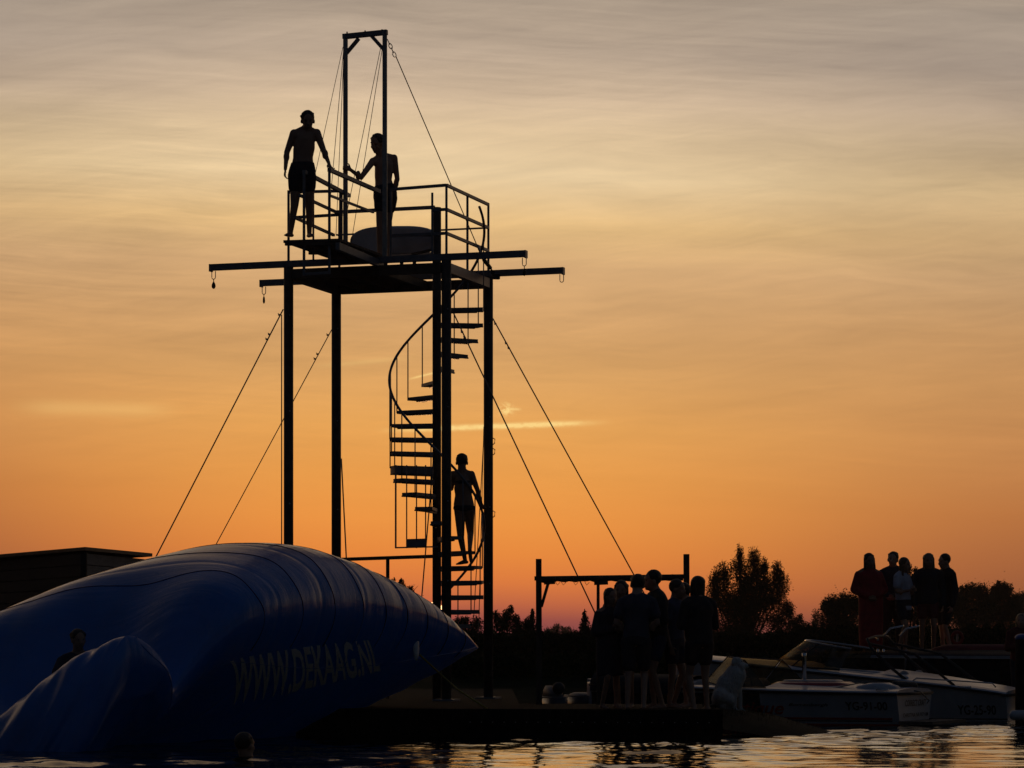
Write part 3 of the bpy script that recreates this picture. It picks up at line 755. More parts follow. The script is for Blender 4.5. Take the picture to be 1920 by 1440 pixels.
# stay wires
def wire(a, b, r=.006, name='stay_wire', sag=0.0, m=M_wire):
    a = Vector(a); b = Vector(b)
    pts = [a+(b-a)*t-Vector((0, 0, sag*4*t*(1-t))) for t in [i/12 for i in range(13)]]
    return part(name, m, T, lambda q: tube(q, pts, r, 6), True)
wire(at(643, 88, 42.4), at(568, 432, 41.05), .0045); wire(at(644, 95, 42.4), at(618, 390, 42.0), .0045); wire(at(645, 90, 42.5), at(630, 440, 42.6), .0045)
wire(at(714, 88, 42.4), at(646, 420, 42.0), .0045); wire(at(717, 90, 42.4), at(656, 472, 42.3), .0045)
wg = wire(at(742, 105, 42.35), at(893, 457, 43.2), .007)
# links of chain at the head of the right-hand stay
ch0, ch1 = at(727, 75, 42.3), at(741, 106, 42.34)
for i in range(4):
    c_ = ch0+(ch1-ch0)*(i+.5)/4; d_ = (ch1-ch0).normalized(); s_ = (Vector((0, 1, 0)) if i % 2 else Vector((1, 0, .4))).cross(d_).normalized()
    part('chain_link', M_galv, T, lambda b: tube(b, [c_+d_*.042*math.cos(q)+s_*.022*math.sin(q) for q in [2*PI*k/12 for k in range(12)]], .006, 6, True), True)
part('turnbuckle', M_galv, T, lambda b: tube(b, [at(893, 457, 43.2), at(896, 462, 43.2), at(901, 474, 43.2), at(903, 478, 43.2)], [.006, .016, .016, .008], 8), True)
def strap(b): tube(b, [at(903, 478, 43.2), at(908, 488, 43.3), at(920, 503, 43.45)], [.018, .03, .026], 8)
part('ratchet_strap', M_black, T, strap, True)
part('ratchet', M_black, T, lambda b: [box(b, at(930, 519, 43.5), .10, .07, .07, .3), tube(b, [at(920, 503, 43.45), at(927, 514, 43.5)], .010, 6), box(b, at(924, 511, 43.5), .05, .05, .05)])
anch = [((531, 580, 42.76), (293, 1043, 41.9), 1.75), ((622, 618, 44.6), (405, 1021, 45.2), 1.62), ((848, 582, 42.05), (1117, 1152, 40.9), 1.28), ((924, 597, 43.85), (1187, 1075, 44.5), 1.0)]
for i, (p, q, ext) in enumerate(anch):
    A_ = at(*p); B_ = at(*q)
    if i != 2:
        t = (A_.z-QZ)/(A_.z-B_.z); 
        if i == 3: t *= 1.0
        B_ = A_+(B_-A_)*t
    gw = wire(A_, B_, .0095 if i in (0, 2, 3) else .007, 'guy_wire')
    d_ = (B_-A_).normalized()
    for k, off in enumerate((.10, .42, .50) if i != 2 else (.36, .45)):
        part('wire_clamp', M_galv, gw, lambda b: [box(b, A_+d_*off+Vector((-.01, 0, .008)), .035, .03, .022), cyl(b, A_+d_*off, A_+d_*off+Vector((-.03, 0, .03)), .006, 6)])
for (p, q, r) in (((528, 590, 42.6), (528, 1100, 42.4), .008), ((640, 860, 44.4), (653, 1120, 44.2), .010), ((812, 868, 42.55), (789, 1140, 42.3), .009),
                  ((907, 820, 43.7), (886, 1200, 43.4), .006), ((903, 960, 43.6), (897, 1200, 43.3), .006), ((907, 800, 43.7), (900, 1085, 43.6), .005)):
    wire(at(*p), at(*q), r, 'hanging_cable')
for zc in (3.0, 3.9, 4.05): part('cleat', M_galv, T, lambda b: tube(b, [P(1, 1, zc)+Vector((.06, -.02, .05)), P(1, 1, zc)+Vector((.095, -.02, .03)), P(1, 1, zc)+Vector((.09, -.02, -.03)), P(1, 1, zc)+Vector((.06, -.02, -.05))], .008, 6), True)
# low rail between the left back post and the stair
ebar('cross_rail', at(638, 1049, 44.5), at(818, 1043, 43.2), .045, .05, M_rust); ebar('cross_post', at(727, 1046, 43.85), Vector((Xat(727, 43.85), 43.85, QZ)), .05, .05, M_rust)

# oval board propped against the back rail
def brd(b):
    N = 48; ctr = at(741, 450.5, 44.0); U_ = (at(823, 447, 43.75)-at(659, 452, 44.25)); hw = U_.length/2*1.0; U_.normalize()
    Wv = Vector((0, -.18, 1)).normalized(); nn = U_.cross(Wv).normalized(); rg = []
    for off, sc in ((-.028, .96), (-.02, 1), (.02, 1), (.028, .96)):
        rr_ = []
        for k in range(N):
            a = 2*PI*k/N; cx_ = math.copysign(abs(math.cos(a))**.62, math.cos(a)); sz = math.copysign(abs(math.sin(a))**.9, math.sin(a))
            rr_.append(b.verts.new(ctr+U_*hw*sc*cx_+Wv*.205*sc*sz*(1-.05*cx_)+nn*(off+.04*cx_*cx_)))
        rg.append(rr_)
    for A_, B_ in zip(rg, rg[1:]):
        for k in range(N): b.faces.new((A_[k], A_[(k+1) % N], B_[(k+1) % N], B_[k]))
    b.faces.new(rg[0][::-1]); b.faces.new(rg[-1])
bm = bmesh.new(); brd(bm)
bo = tag(mesh_obj('oval_board', bm, M_board, None, False), 'long oval blue grey board propped on edge against the platform back railing', 'board')
part('strap', M_black, bo, lambda b: bar(b, at(732, 442, 43.86), at(822, 441, 43.62), .02, .03))
part('grip', M_deckwood, bo, lambda b: bar(b, at(772, 477, 43.7), at(813, 468, 43.6), .04, .035))

# ------------------------------------------------------------------ spiral staircase
SX, SY, SR = Xat(819, 43.2), 43.2, .665
stair = thing('spiral_staircase', 'dark steel spiral staircase with thin balusters winding up inside the tower', 'staircase', (SX, SY, QZ))
part('centre_column', M_rust, stair, lambda b: cyl(b, (SX, SY, QZ), (SX, SY, Zat(389, 43.2)), .062, 20), True)
def sp_(ang, r, z): a = math.radians(ang); return Vector((SX+r*math.cos(a), SY+r*math.sin(a), z))
def zrail(ang): return 4.90-.01165*(ang-180)
steps = [(40+20*k, 5.489-.2046*k) for k in range(-2, 9)]
steps[-2] = (180, steps[-2][1]); steps[-1] = (190, steps[-1][1])
steps += [(200, 3.645)]
steps += [(215+20*j, 3.457-.2046*j) for j in range(0, 14)]
def step_geo(b, ang, z, hw=11, th=.035):
    out_ = [(SR, -hw), (SR, -hw/3), (SR, hw/3), (SR, hw)]; inn = [(.06, 30), (.06, -30)]
    top = [b.verts.new(sp_(ang+a, r, z)) for r, a in out_+inn]; bot = [b.verts.new(sp_(ang+a, r, z-th)) for r, a in out_+inn]
    b.faces.new(top); b.faces.new(bot[::-1])
    for i in range(6): j = (i+1) % 6; b.faces.new((top[j], top[i], bot[i], bot[j]))
    bar(b, sp_(ang, .05, z-th-.017), sp_(ang, SR*.86, z-th-.008), .05, .028)
    bar(b, sp_(ang-hw, .1, z-th-.008), sp_(ang-hw, SR, z-th-.003), .02, .02)
for i, (ang, z) in enumerate(steps):
    th = .045 if i != 11 else .11
    stp = part('step', M_steel, stair, lambda b: step_geo(b, ang, z, 11, th))
    for da in ((9.5,) if i != 11 else (9.5, -8)):
        zt = zrail(ang+da)
        if ang < -15: continue
        part('baluster', M_steel, stair, lambda b: tube(b, [sp_(ang+da, SR+.008, z-.03), sp_(ang+da, SR+.008, zt)], .0085, 6), True)
part('handrail', M_steel, stair, lambda b: tube(b, [sp_(a, SR+.01, zrail(a)) for a in range(-26, 492, 4)], .019, 8), True)
cg = part('cage', M_steel, stair, lambda b: [tube(b, [at(x, 872, 42.6), at(x, 1028, 42.6)], .009 if x != 742 else .013, 6) for x in (742, 762.5, 781, 798)]+[bar(b, at(741, 1027, 42.6), at(822, 1025, 42.6), .022, .02)])
part('plate', M_steel, cg, lambda b: bar(b, at(763, 1018, 42.57), at(798.5, 1017, 42.57), .012, .11, Vector((0, 0, 1))))
for (ang, z) in ((188, 5.9), (300, 5.2)):
    pass

# ------------------------------------------------------------------ people
SKIN = 0
# man on the gangway
Yg = 41.2
def q(x, y, Y): return at(x, y, Y)
J = dict(head=q(577, 226, Yg-.07), neck=q(573, 243, Yg), pelvis=q(566, 326, Yg), chest=q(572, 262, Yg), waist=q(568, 296, Yg),
         shL=q(551, 250, Yg), shR=q(594, 249, Yg), elL=q(538, 285, Yg+.02), wrL=q(535, 317, Yg-.03), elR=q(607, 283, Yg-.02), wrR=q(616.5, 306, Yg-.12),
         hipL=q(556, 333, Yg), hipR=q(577, 332, Yg), knL=q(552, 386, Yg-.03), knR=q(580, 386, Yg+.02), anL=q(545, 436, Yg), anR=q(580, 437, Yg+.05))
person('bare chested man in dark shorts standing highest on the gangway of the tower', J, 1.74, yaw=.15, tilt=(.35, .02), skin=0, hair=('short', (.03, .02, .015)),
       clothes=(('trunks', (.02, .025, .04), 'swim_shorts'),), voxel=.010, slim=1.06,
       hands={'R': dict(d=Vector((.35, -.1, -.9)), pn=Vector((.6, -.5, -.4)), th=Vector((-.6, -.6, 0)), curl=.6), 'L': dict(curl=.35)}, footdirs=((-.35, -.9, 0), (.3, -.95, 0)))
# boy beside the hoist frame
Yb = 42.78
J = dict(head=q(707, 269, Yb-.07), neck=q(717, 294, Yb), pelvis=q(722, 364, Yb), chest=q(720, 312, Yb), waist=q(719, 340, Yb),
         shL=q(699, 302, Yb-.03), shR=q(739, 296, Yb+.03), elL=q(677, 333, Yb-.24), wrL=q(657.5, 318.5, Yb-.40), elR=q(745, 336, Yb+.06), wrR=q(737, 363, Yb+.14),
         hipL=q(715, 371, Yb), hipR=q(731, 371, Yb), knL=q(712, 425, Yb-.04), knR=q(727, 425, Yb+.06), anL=q(712, 487, Yb), anR=q(725, 486, Yb+.10))
person('bare chested young man gripping the hoist frame post with his left arm bent', J, 1.78, yaw=-.55, tilt=(.4, -.12), skin=2, hair=('short', (.04, .025, .015)),
       clothes=(('trunks', (.03, .03, .05), 'swim_shorts'),), voxel=.010, slim=.92,
       hands={'L': dict(d=Vector((-1, -.02, .38)), pn=Vector((.15, 1, 0)), th=Vector((0, -.2, 1)), curl=.62)}, footdirs=((-.1, -1, 0), (.25, -1, 0)))
# woman climbing the spiral stair (seen from behind; so her right is on the picture's right)
Yw = 42.80
J = dict(head=q(866, 867, Yw), neck=q(867, 886, Yw), pelvis=q(870, 951, Yw), chest=q(868, 904, Yw), waist=q(869, 928, Yw),
         shR=q(850, 889, Yw), shL=q(884, 889, Yw), elR=q(846, 916, Yw+.1), wrR=q(842, 893, Yw+.25), elL=q(895, 918, Yw+.02), wrL=q(902, 942, Yw+.12),
         hipR=q(862, 957, Yw), hipL=q(879, 957, Yw), knR=q(864, 1008, Yw-.02), knL=q(882, 1000, Yw+.16), anR=q(872, 1050, Yw+.05), anL=q(881, 1028, Yw-.17))
person('woman in a bikini climbing the spiral staircase with one foot lifted', J, 1.60, yaw=PI, tilt=(.1, 0), skin=1, hair=('short', (.05, .035, .02)),
       clothes=(('bikini_bottom', (.03, .03, .04), 'bikini_bottom'), ('bikini_top', (.03, .03, .04), 'bikini_top')), voxel=.010, slim=1.02,
       hands={'L': dict(d=Vector((.35, .2, -.85)), pn=Vector((.5, .5, 0)), th=Vector((-.5, .6, 0)), curl=.5), 'R': dict(curl=.8)}, footdirs=((.1, .35, -.95), (-.75, .6, -.02)))
# generic standing people: (px, top, feet, Y, facing, arms, label, hair, clothes, slim)
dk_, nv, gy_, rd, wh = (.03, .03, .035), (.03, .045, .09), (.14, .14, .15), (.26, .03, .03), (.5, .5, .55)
crowd = [
 (1143, 1100, 1331, 36.9, .5, 'folded', 'girl in a dark hooded towel at the left end of the quay group', ('medium', (.08, .05, .03)), (('dress', (.035, .035, .05), 'towel_robe', .35),), .9),
 (1168, 1086, 1330, 37.5, -.2, 'down', 'person with bobbed hair and dark top, second from left in the quay group', ('medium', (.05, .035, .02)), (('jacket', (.035, .04, .07), 'jacket'), ('longshorts', dk_, 'shorts')), .9),
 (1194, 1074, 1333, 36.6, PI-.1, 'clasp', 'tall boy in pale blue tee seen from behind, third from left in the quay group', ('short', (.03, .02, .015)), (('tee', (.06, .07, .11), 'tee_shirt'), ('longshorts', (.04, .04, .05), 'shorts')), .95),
 (1230, 1066, 1332, 36.9, -1.25, 'clasp', 'tall person with tied up hair in profile facing left, wearing a life vest', ('short', (.03, .02, .015)), (('jacket', (.03, .035, .04), 'jacket'), ('shorts', (.05, .06, .12), 'shorts')), .95),
 (1264, 1084, 1330, 37.1, 1.1, 'down', 'boy in a blue grey tee with bare legs facing right in the quay group', ('short', (.05, .03, .02)), (('tee', (.05, .065, .12), 'tee_shirt'), ('shorts', (.03, .03, .06), 'shorts')), .95),
 (1289, 1090, 1329, 37.7, -1.35, 'folded', 'person in profile facing left, half hidden by the right post of the beam frame', ('short', (.03, .02, .015)), (('jacket', dk_, 'jacket'), ('longshorts', dk_, 'shorts')), .9),
 (1311, 1078, 1336, 36.5, PI+.5, 'folded', 'long haired girl in a dark jacket at the right end of the quay group', ('long', (.05, .03, .018)), (('jacket', (.03, .025, .03), 'jacket'), ('shorts', (.05, .03, .03), 'shorts')), .95),
 (1630, 1035, 1226, 51.5, .2, 'clasp', 'person wrapped in a long dark red robe standing on the barge', ('medium', (.03, .02, .015)), (('robe', (.36, .022, .03), 'robe', .03),), .85),
 (1675, 1032, 1227, 52.0, -.3, 'clasp', 'short haired man in dark clothes behind the girl in the white top', ('short', (.02, .015, .012)), (('jacket', (.03, .035, .06), 'jacket'), ('trousers', (.03, .03, .04), 'trousers')), 1.0),
 (1692, 1043, 1226, 51.4, .9, 'folded', 'long haired girl with crossed arms in a white top and dark shorts', ('long', (.10, .06, .035)), (('tee', (.55, .56, .66), 'loose_top', -.03), ('shorts', (.03, .03, .05), 'shorts')), .9),
 (1740, 1035, 1227, 51.6, 0, 'down', 'woman with long straight fair hair in a dark jacket and reddish shorts', ('long', (.22, .16, .08)), (('jacket', (.03, .03, .035), 'jacket'), ('shorts', (.16, .04, .04), 'shorts')), .95),
 (1774, 1036, 1228, 51.8, -1.1, 'hip', 'short haired boy in a dark shirt at the right end of the barge group', ('short', (.03, .02, .015)), (('jacket', (.025, .025, .03), 'shirt'), ('longshorts', (.03, .03, .04), 'shorts')), .9),
]
for i, (px, yt, yf, Yp, fc, arms, lab, hr, cl, sl_) in enumerate(crowd):
    J, H = standing(px, yt+2, yf, Yp, fc, arms, .0)
    hs = rnd.uniform(-.035, .035); fw_ = Vector((math.sin(fc), -math.cos(fc), 0)); sd_ = Vector((fw_.y, -fw_.x, 0))
    for k_ in ('pelvis', 'hipL', 'hipR'): J[k_] = J[k_]+sd_*hs
    for k_ in ('neck', 'shL', 'shR', 'head'): J[k_] = J[k_]-sd_*hs*.6+fw_*rnd.uniform(0, .02)
    J['knR' if hs > 0 else 'knL'] += fw_*.07+sd_*hs; J['anR' if hs > 0 else 'anL'] += sd_*hs*1.5-fw_*.03
    J['shL'] += Vector((0, 0, rnd.uniform(-.015, .01))); J['head'] += fw_*rnd.uniform(0, .025)
    fd = Vector((math.sin(fc), -math.cos(fc), 0)); s2 = Vector((fd.y, -fd.x, 0))
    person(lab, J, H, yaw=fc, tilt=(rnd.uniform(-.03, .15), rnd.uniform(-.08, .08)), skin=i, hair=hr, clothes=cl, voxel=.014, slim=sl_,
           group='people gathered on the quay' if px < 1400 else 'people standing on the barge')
# girl's white shoe raised, rider on the pillow, swimmer, onlooker at the frame's edge
Yr = 33.1
J, H = standing(147, 1180, 1180+300, Yr, .35, 'clasp'); 
bz = q(147, 1180, Yr).z-1.60
J = {}
def pr(x, f, z): return Vector((Xat(147, Yr)+x, Yr+f, q(147, 1180, Yr).z+z))
J = dict(head=pr(0, 0, -.115), neck=pr(0, .03, -.27), pelvis=pr(-.04, .12, -.78), shL=pr(-.19, .03, -.33), shR=pr(.17, .03, -.33), elL=pr(-.25, -.1, -.56), wrL=pr(-.12, -.32, -.62),
         elR=pr(.24, -.1, -.56), wrR=pr(.14, -.32, -.62), hipL=pr(-.12, .08, -.80), hipR=pr(.05, .08, -.80), knL=pr(-.14, -.30, -.52), knR=pr(.10, -.30, -.52), anL=pr(-.14, -.42, -.90), anR=pr(.10, -.42, -.90))
person('child sitting in the dip at the near end of the blue pillow', J, 1.55, yaw=.5, tilt=(.05, 0), skin=1, hair=('short', (.03, .02, .015)),
       clothes=(('tee', (.04, .04, .06), 'wetsuit_top'), ('longshorts', (.03, .03, .05), 'wetsuit_legs')), voxel=.014, slim=.85)
Ysw = 29.4
def ps(x, f, z): return Vector((Xat(466, Ysw)+x, Ysw+f, z-.08))
J = dict(head=ps(-.03, 0, .21), neck=ps(0, .03, .06), pelvis=ps(.04, .3, -.42), shL=ps(-.06, -.13, .0), shR=ps(.06, .19, .0), elL=ps(-.12, -.25, -.16), wrL=ps(-.22, -.3, -.3), elR=ps(.16, .3, -.16), wrR=ps(.2, .4, -.3),
         hipL=ps(-.06, .32, -.46), hipR=ps(.12, .32, -.46), knL=ps(-.1, .5, -.85), knR=ps(.16, .45, -.85), anL=ps(-.1, .85, -1.0), anR=ps(.16, .8, -1.05))
person('swimmer in an orange red life vest floating in front of the blue pillow', J, 1.65, yaw=2.4, tilt=(0, 0), skin=0, hair=('short', (.05, .03, .02)),
       clothes=(('tee', (.40, .07, .03), 'life_vest'),), voxel=.014)
J, H = standing(1914, 1150, 1330, 47.5, .1, 'folded')
person('fair long haired girl in dark red behind the blue capped post', J, H, yaw=-.3, skin=2, hair=('long', (.30, .2, .1)), clothes=(('jacket', (.12, .02, .02), 'jacket'), ('trousers', (.03, .03, .05), 'trousers')), voxel=.014)

# ------------------------------------------------------------------ dog
Yd = 38.6
dog = thing('dog', 'large white fluffy dog sitting upright on the bank facing right with mouth open', 'dog', at(1372, 1335, Yd))
def d(x, y, o=0): return at(x, y, Yd+o)
M_fur = mat('white_fur', (.55, .54, .51), .95, 0, .2, 30, .8, 70, stretch=(1, 1, .3))
bm = bmesh.new()
VX = Vector((1, 0, 0))
capsule(bm, d(1356, 1312), .155, d(1366, 1285), .16); capsule(bm, d(1366, 1288), .16, d(1379, 1266), .14)      # haunch, trunk, chest
capsule(bm, d(1378, 1268), .12, d(1380, 1250), .078)                                                           # neck ruff
ell(bm, d(1382, 1243), .078, .08, .076)                                                                         # skull
capsule(bm, d(1387, 1245.5), .05, d(1400, 1249), .030)                                                         # muzzle
capsule(bm, d(1386, 1253), .034, d(1397, 1261), .018)                                                           # lower jaw
for o in (-.055, .055):
    capsule(bm, d(1377, 1236, o), .03, d(1374, 1244, o*1.5), .022)                                              # ears
    capsule(bm, d(1381, 1280, o*1.2), .07, d(1381+o*90, 1303, o*1.3), .042); capsule(bm, d(1381+o*90, 1303, o*1.3), .042, d(1381.5+o*100, 1327, o*1.3), .034)
    capsule(bm, d(1381.5+o*100, 1330, o*1.3), .034, d(1389+o*100, 1334, o*1.3), .028)                           # front paws
for o in (-.12, .12):
    capsule(bm, d(1352, 1306, o), .115, d(1366, 1312, o*1.2), .075); capsule(bm, d(1366, 1312, o*1.2), .05, d(1354, 1326, o*1.2), .038)
    capsule(bm, d(1352, 1330, o*1.2), .036, d(1370, 1333, o*1.25), .03)
capsule(bm, d(1345, 1318, .03), .05, d(1336, 1328, .1), .055); capsule(bm, d(1336, 1328, .1), .05, d(1326, 1332, .2), .03)
fr = random.Random(5)
for i in range(110):                                                                                            # shaggy outline
    t_ = fr.random(); a = fr.uniform(0, 2*PI); c_ = d(1356, 1312)+(d(1382, 1250)-d(1356, 1312))*t_; r_ = .165-.055*t_
    n_ = Vector((math.cos(a)*.8, math.sin(a), .25*math.cos(a))); capsule(bm, c_+n_*r_*.85, .035, c_+n_*(r_+.012)-Vector((0, 0, .05)), .010, n=6)
fuse('body', bm, M_fur, dog, .012, 1)
part('nose', M_black, dog, lambda b: ell(b, d(1404, 1247.5), .021, .02, .016), True)
for o in (-.038, .038): part('eye', M_black, dog, lambda b: ell(b, d(1390.5, 1240.5, o*1.2), .010, .010, .010), True)
part('tongue', mat('tongue_pink', (.3, .06, .06), .5), dog, lambda b: capsule(b, d(1390, 1254), .014, d(1399, 1260), .012, .6, (0, 0, 1)), True)

# ------------------------------------------------------------------ beam frame on the quay
Yf = 39.3
M_wood = mat('rough_timber', (.09, .065, .045), .85, 0, .4, 5, .5, 30, stretch=(4, 4, 1))
fr_ = thing('beam_frame', 'open wooden frame of three posts with a rolled tarpaulin lashed under its top beam', 'frame', (Xat(1121, Yf), Yf, QZ))
for x, y0, w_ in ((1010, 1048, .075), (1287, 1039, .075)): ebar('post', at(x, y0, Yf), Vector((Xat(x+1, Yf), Yf, QZ)), w_, w_, M_wood, fr_)
ebar('post', at(1121.5, 1086, Yf), Vector((Xat(1121.5, Yf), Yf, QZ)), .04, .04, M_wood, fr_)
def rolled(b):
    pts = [at(1013+268*i/40, 1086.5-3.5*i/40+1.2*math.sin(i*1.3)*.6, Yf-.0) for i in range(41)]
    tube(b, pts, [.037+.006*math.sin(i*2.1)+.004*math.sin(i*.9) for i in range(41)], 10)
part('rolled_tarpaulin', mat('dark_tarpaulin', (.05, .045, .045), .8, 0, .3, 8, .5, 20), fr_, rolled, True)
ebar('beam', at(1002, 1084.5, Yf+.06), at(1292, 1080.5, Yf+.06), .05, .055, M_wood, fr_)
ebar('brace', at(1028, 1093, Yf), at(1015, 1138, Yf), .035, .04, M_wood, fr_)
ebar('bracket', at(1020, 1094, Yf), at(1041, 1093, Yf), .03, .03, M_wood, fr_); ebar('bracket', at(1114, 1093.5, Yf), at(1140, 1092.5, Yf), .05, .05, M_wood, fr_)
for x in (1041, 1052, 1075, 1096): part('lashing', M_wire, fr_, lambda b: tube(b, [at(x, 1082, Yf-.05), at(x+1, 1092, Yf-.04), at(x+4, 1097, Yf), at(x+9, 1092, Yf-.02)], .004, 5), True)

# ------------------------------------------------------------------ boats
def boat(name, label, sx_, sy_, ang, L, B, zs, zb, cockpit, hullm, deckm, trim=M_black, group='speedboats moored side by side', shx=1.4):
    """stern near corner at (sx_, sy_); bow points left and away by ang; local x forward, y towards the viewer."""
    e1 = Vector((-math.cos(ang), math.sin(ang), 0)); e2 = Vector((-math.sin(ang), -math.cos(ang), 0))
    org = Vector((sx_, sy_, 0))-e2*B*.46
    def Lw(x, y, z): return org+e1*x+e2*y+Vector((0, 0, z))
    root = thing(name, label, 'boat', org, group)
    def hb(t): return B/2*(.92+.08*min(1, t*4))*max(0, 1-max(0, t-.25)**2.3/(.75**2.3))**.62
    def zsh(t): return zs+(zb-zs)*t**shx
    def ch(t): return -.04+.32*max(0, t-.45)**2.0/.3
    NS_ = 48; bm = bmesh.new(); rows = []
    for i in range(NS_+1):
        t = i/NS_; b = hb(t)+.012; x = t*L+ (.0 if t < .02 else 0); zz = zsh(t); op = cockpit[0] <= t <= cockpit[1]
        zk = -.28+.45*max(0, t-.7)**1.6/.146*.6
        inn = (max(b-.22, b*.3), .16) if op else (b*.5, zz+.055+.05*math.sin(min(1, t*1.2)*PI))
        cen = (0, .14) if op else (0, zz+.07+.07*math.sin(min(1, t*1.2)*PI))
        half = [(0, zk), (b*.80, min(ch(t), zz-.08)), (b*.985, zz-.05), (b, zz), (b*.97-.02, zz+.025), (max(b-.18, b*.4), zz+.045), inn, cen]
        ring = [Lw(x, y, z) for y, z in half]+[Lw(x, -y, z) for y, z in half[-2:0:-1]]
        rows.append([bm.verts.new(p) for p in ring])
    n = len(rows[0])
    for A, B_ in zip(rows, rows[1:]):
        for k in range(n): bm.faces.new((A[k], A[(k+1) % n], B_[(k+1) % n], B_[k]))
    r0 = rows[0]
    bm.faces.new([r0[k] for k in (0, 1, 2, 3, 4, 5, 6, 7, n-6, n-5, n-4, n-3, n-2, n-1)]) if n == 14 else bm.faces.new(r0)
    bmesh.ops.recalc_face_normals(bm, faces=bm.faces)
    h = mesh_obj('hull', bm, hullm, root, False)
    def side(t, z, off=.006):
        b = hb(t)+.012; zc = min(ch(t), zsh(t)-.08); f = (z-zc)/max(.05, (zsh(t)-.05-zc)); y = b*(.80+.185*f)
        return Lw(t*L, y+off, z)
    part('rub_rail', trim, root, lambda b: [tube(b, [Lw(i/40*L, s*(hb(i/40)+.02), zsh(i/40)-.012) for i in range(40)], .020, 6) for s in (1, -1)]+[bar(b, Lw(-.01, -hb(0), zs-.012), Lw(-.01, hb(0), zs-.012), .035, .035)], True)
    return dict(root=root, Lw=Lw, side=side, hb=hb, zsh=zsh, e1=e1, e2=e2, hull=h, L=L, B=B)
def stripe(bt, name, m, t0, t1, z0, z1):
    bm = bmesh.new(); n = 30; a = [(bm.verts.new(bt['side'](t0+(t1-t0)*i/n, z0, .004)), bm.verts.new(bt['side'](t0+(t1-t0)*i/n, z1, .004))) for i in range(n+1)]
    for p, q_ in zip(a, a[1:]): bm.faces.new((p[0], q_[0], q_[1], p[1]))
    mesh_obj(name, bm, m, bt['root'])
def side_text(bt, s, m, t0, t1, z0, z1, shear=0, bold=0):   # reads left to right: bow end first because the bow is on the left
    text_on('lettering', s, m, bt['root'], lambda x, y: bt['side'](t0+(t1-t0)*x, z0+(z1-z0)*y, .009), shear, 1, bold)
def glass_panel(bt, name, pts, fr=.02, frm=M_black):
    p = [Vector(v) for v in pts]
    def g(b): nn = (p[1]-p[0]).cross(p[-1]-p[0]).normalized()*.004; a = [b.verts.new(v+nn) for v in p]; c = [b.verts.new(v-nn) for v in p]; b.faces.new(a); b.faces.new(c[::-1]); [b.faces.new((a[i], c[i], c[(i+1) % len(p)], a[(i+1) % len(p)])) for i in range(len(p))]
    gp = part(name, M_glass, bt['root'], g)
    part('frame', frm, gp, lambda b: tube(b, p, fr/2, 6, True), True)

# near speedboat
ba = boat('speedboat', 'white speedboat with red engine box and red script name, nearest behind the dog', Xat(1682, 41.3), 41.3, math.radians(24), 4.9, 1.8, .455, .56, (.38, .62), M_hullw, M_hullw)
Lw = ba['Lw']
stripe(ba, 'stripe', M_letr, .02, .40, .085, .115); stripe(ba, 'stripe', M_letd, .02, .40, .06, .076)
M_tar_shade = mat('tar_and_bow_shade', (.03, .032, .04), .85, 0, .3, 4, .3, 30, spec=.08)
stripe(ba, 'bow_shade_panel', M_tar_shade, .40, .97, .035, .445); stripe(ba, 'boot_stripe', M_red, .0, .9, -.02, .03)  # dark panel added over the white bow side to stand in for shade
side_text(ba, 'YG-91-00', M_letd, .150, .03, .22, .335, 0, .012)
side_text(ba, 'Nautique', M_letr, .56, .33, .10, .33, .35, .015)
side_text(ba, 'Borrenbergh', M_letd, .315, .20, .26, .31, .35, .01)
text_on('lettering', 'CORRECT CRAFT', M_letd, ba['root'], lambda x, y: Lw(-.012, .48-1.02*x, .27+.085*y), .25, 1, .01)
text_on('lettering', 'CHRISTINA NR 907 NM', M_letd, ba['root'], lambda x, y: Lw(-.012, .58-1.20*x, .12+.055*y), 0, 1, .01)
part('engine_box', M_red, ba['root'], lambda b: loft(b, [(Lw(1.42, .1, .42), .58, .46), (Lw(1.42, .1, .50), .58, .46), (Lw(1.42, .1, .565), .56, .44), (Lw(1.42, .1, .60), .48, .36)], ba['e1'], ba['e2'], 28, .5), True)
part('engine_box_pad', M_hullw, ba['root'], lambda b: loft(b, [(Lw(1.44, .1, .602), .42, .30), (Lw(1.44, .1, .625), .38, .26)], ba['e1'], ba['e2'], 24, .5), True)
part('grab_handle', M_chrome, ba['root'], lambda b: tube(b, [Lw(1.05, .66, .47), Lw(1.03, .66, .50), Lw(.87, .66, .50), Lw(.85, .66, .47)], .010, 6), True)
part('stern_cushion', M_hullw, ba['root'], lambda b: loft(b, [(Lw(.45, .35, .47), .40, .30), (Lw(.42, .35, .55), .28, .26), (Lw(.38, .35, .59), .12, .2)], ba['e1'], ba['e2'], 20, .8), True)
part('stern_bag', M_black, ba['root'], lambda b: capsule(b, Lw(.22, .2, .56), .055, Lw(.05, -.15, .55), .05), True)
part('mooring_line', M_wire, ba['root'], lambda b: tube(b, [Lw(2.0, .8, .50), Lw(1.5, .7, .47), Lw(.9, .6, .53), Lw(.6, .4, .60), Lw(.3, .3, .58), Lw(.05, .1, .50), Lw(-.06, -.1, .46), Lw(-.12, -.3, .34), Lw(-.05, -.45, .30)], .009, 6), True)
part('cleat', M_chrome, ba['root'], lambda b: bar(b, Lw(.12, .82, .50), Lw(.30, .82, .50), .025, .02), True)
def shade_sheet(b):
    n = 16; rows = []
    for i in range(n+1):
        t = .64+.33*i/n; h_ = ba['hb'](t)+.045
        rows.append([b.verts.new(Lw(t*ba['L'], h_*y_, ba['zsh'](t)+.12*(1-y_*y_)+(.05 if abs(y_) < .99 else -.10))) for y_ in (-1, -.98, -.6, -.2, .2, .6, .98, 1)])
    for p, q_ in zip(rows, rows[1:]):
        for k in range(7): b.faces.new((p[k], p[k+1], q_[k+1], q_[k]))
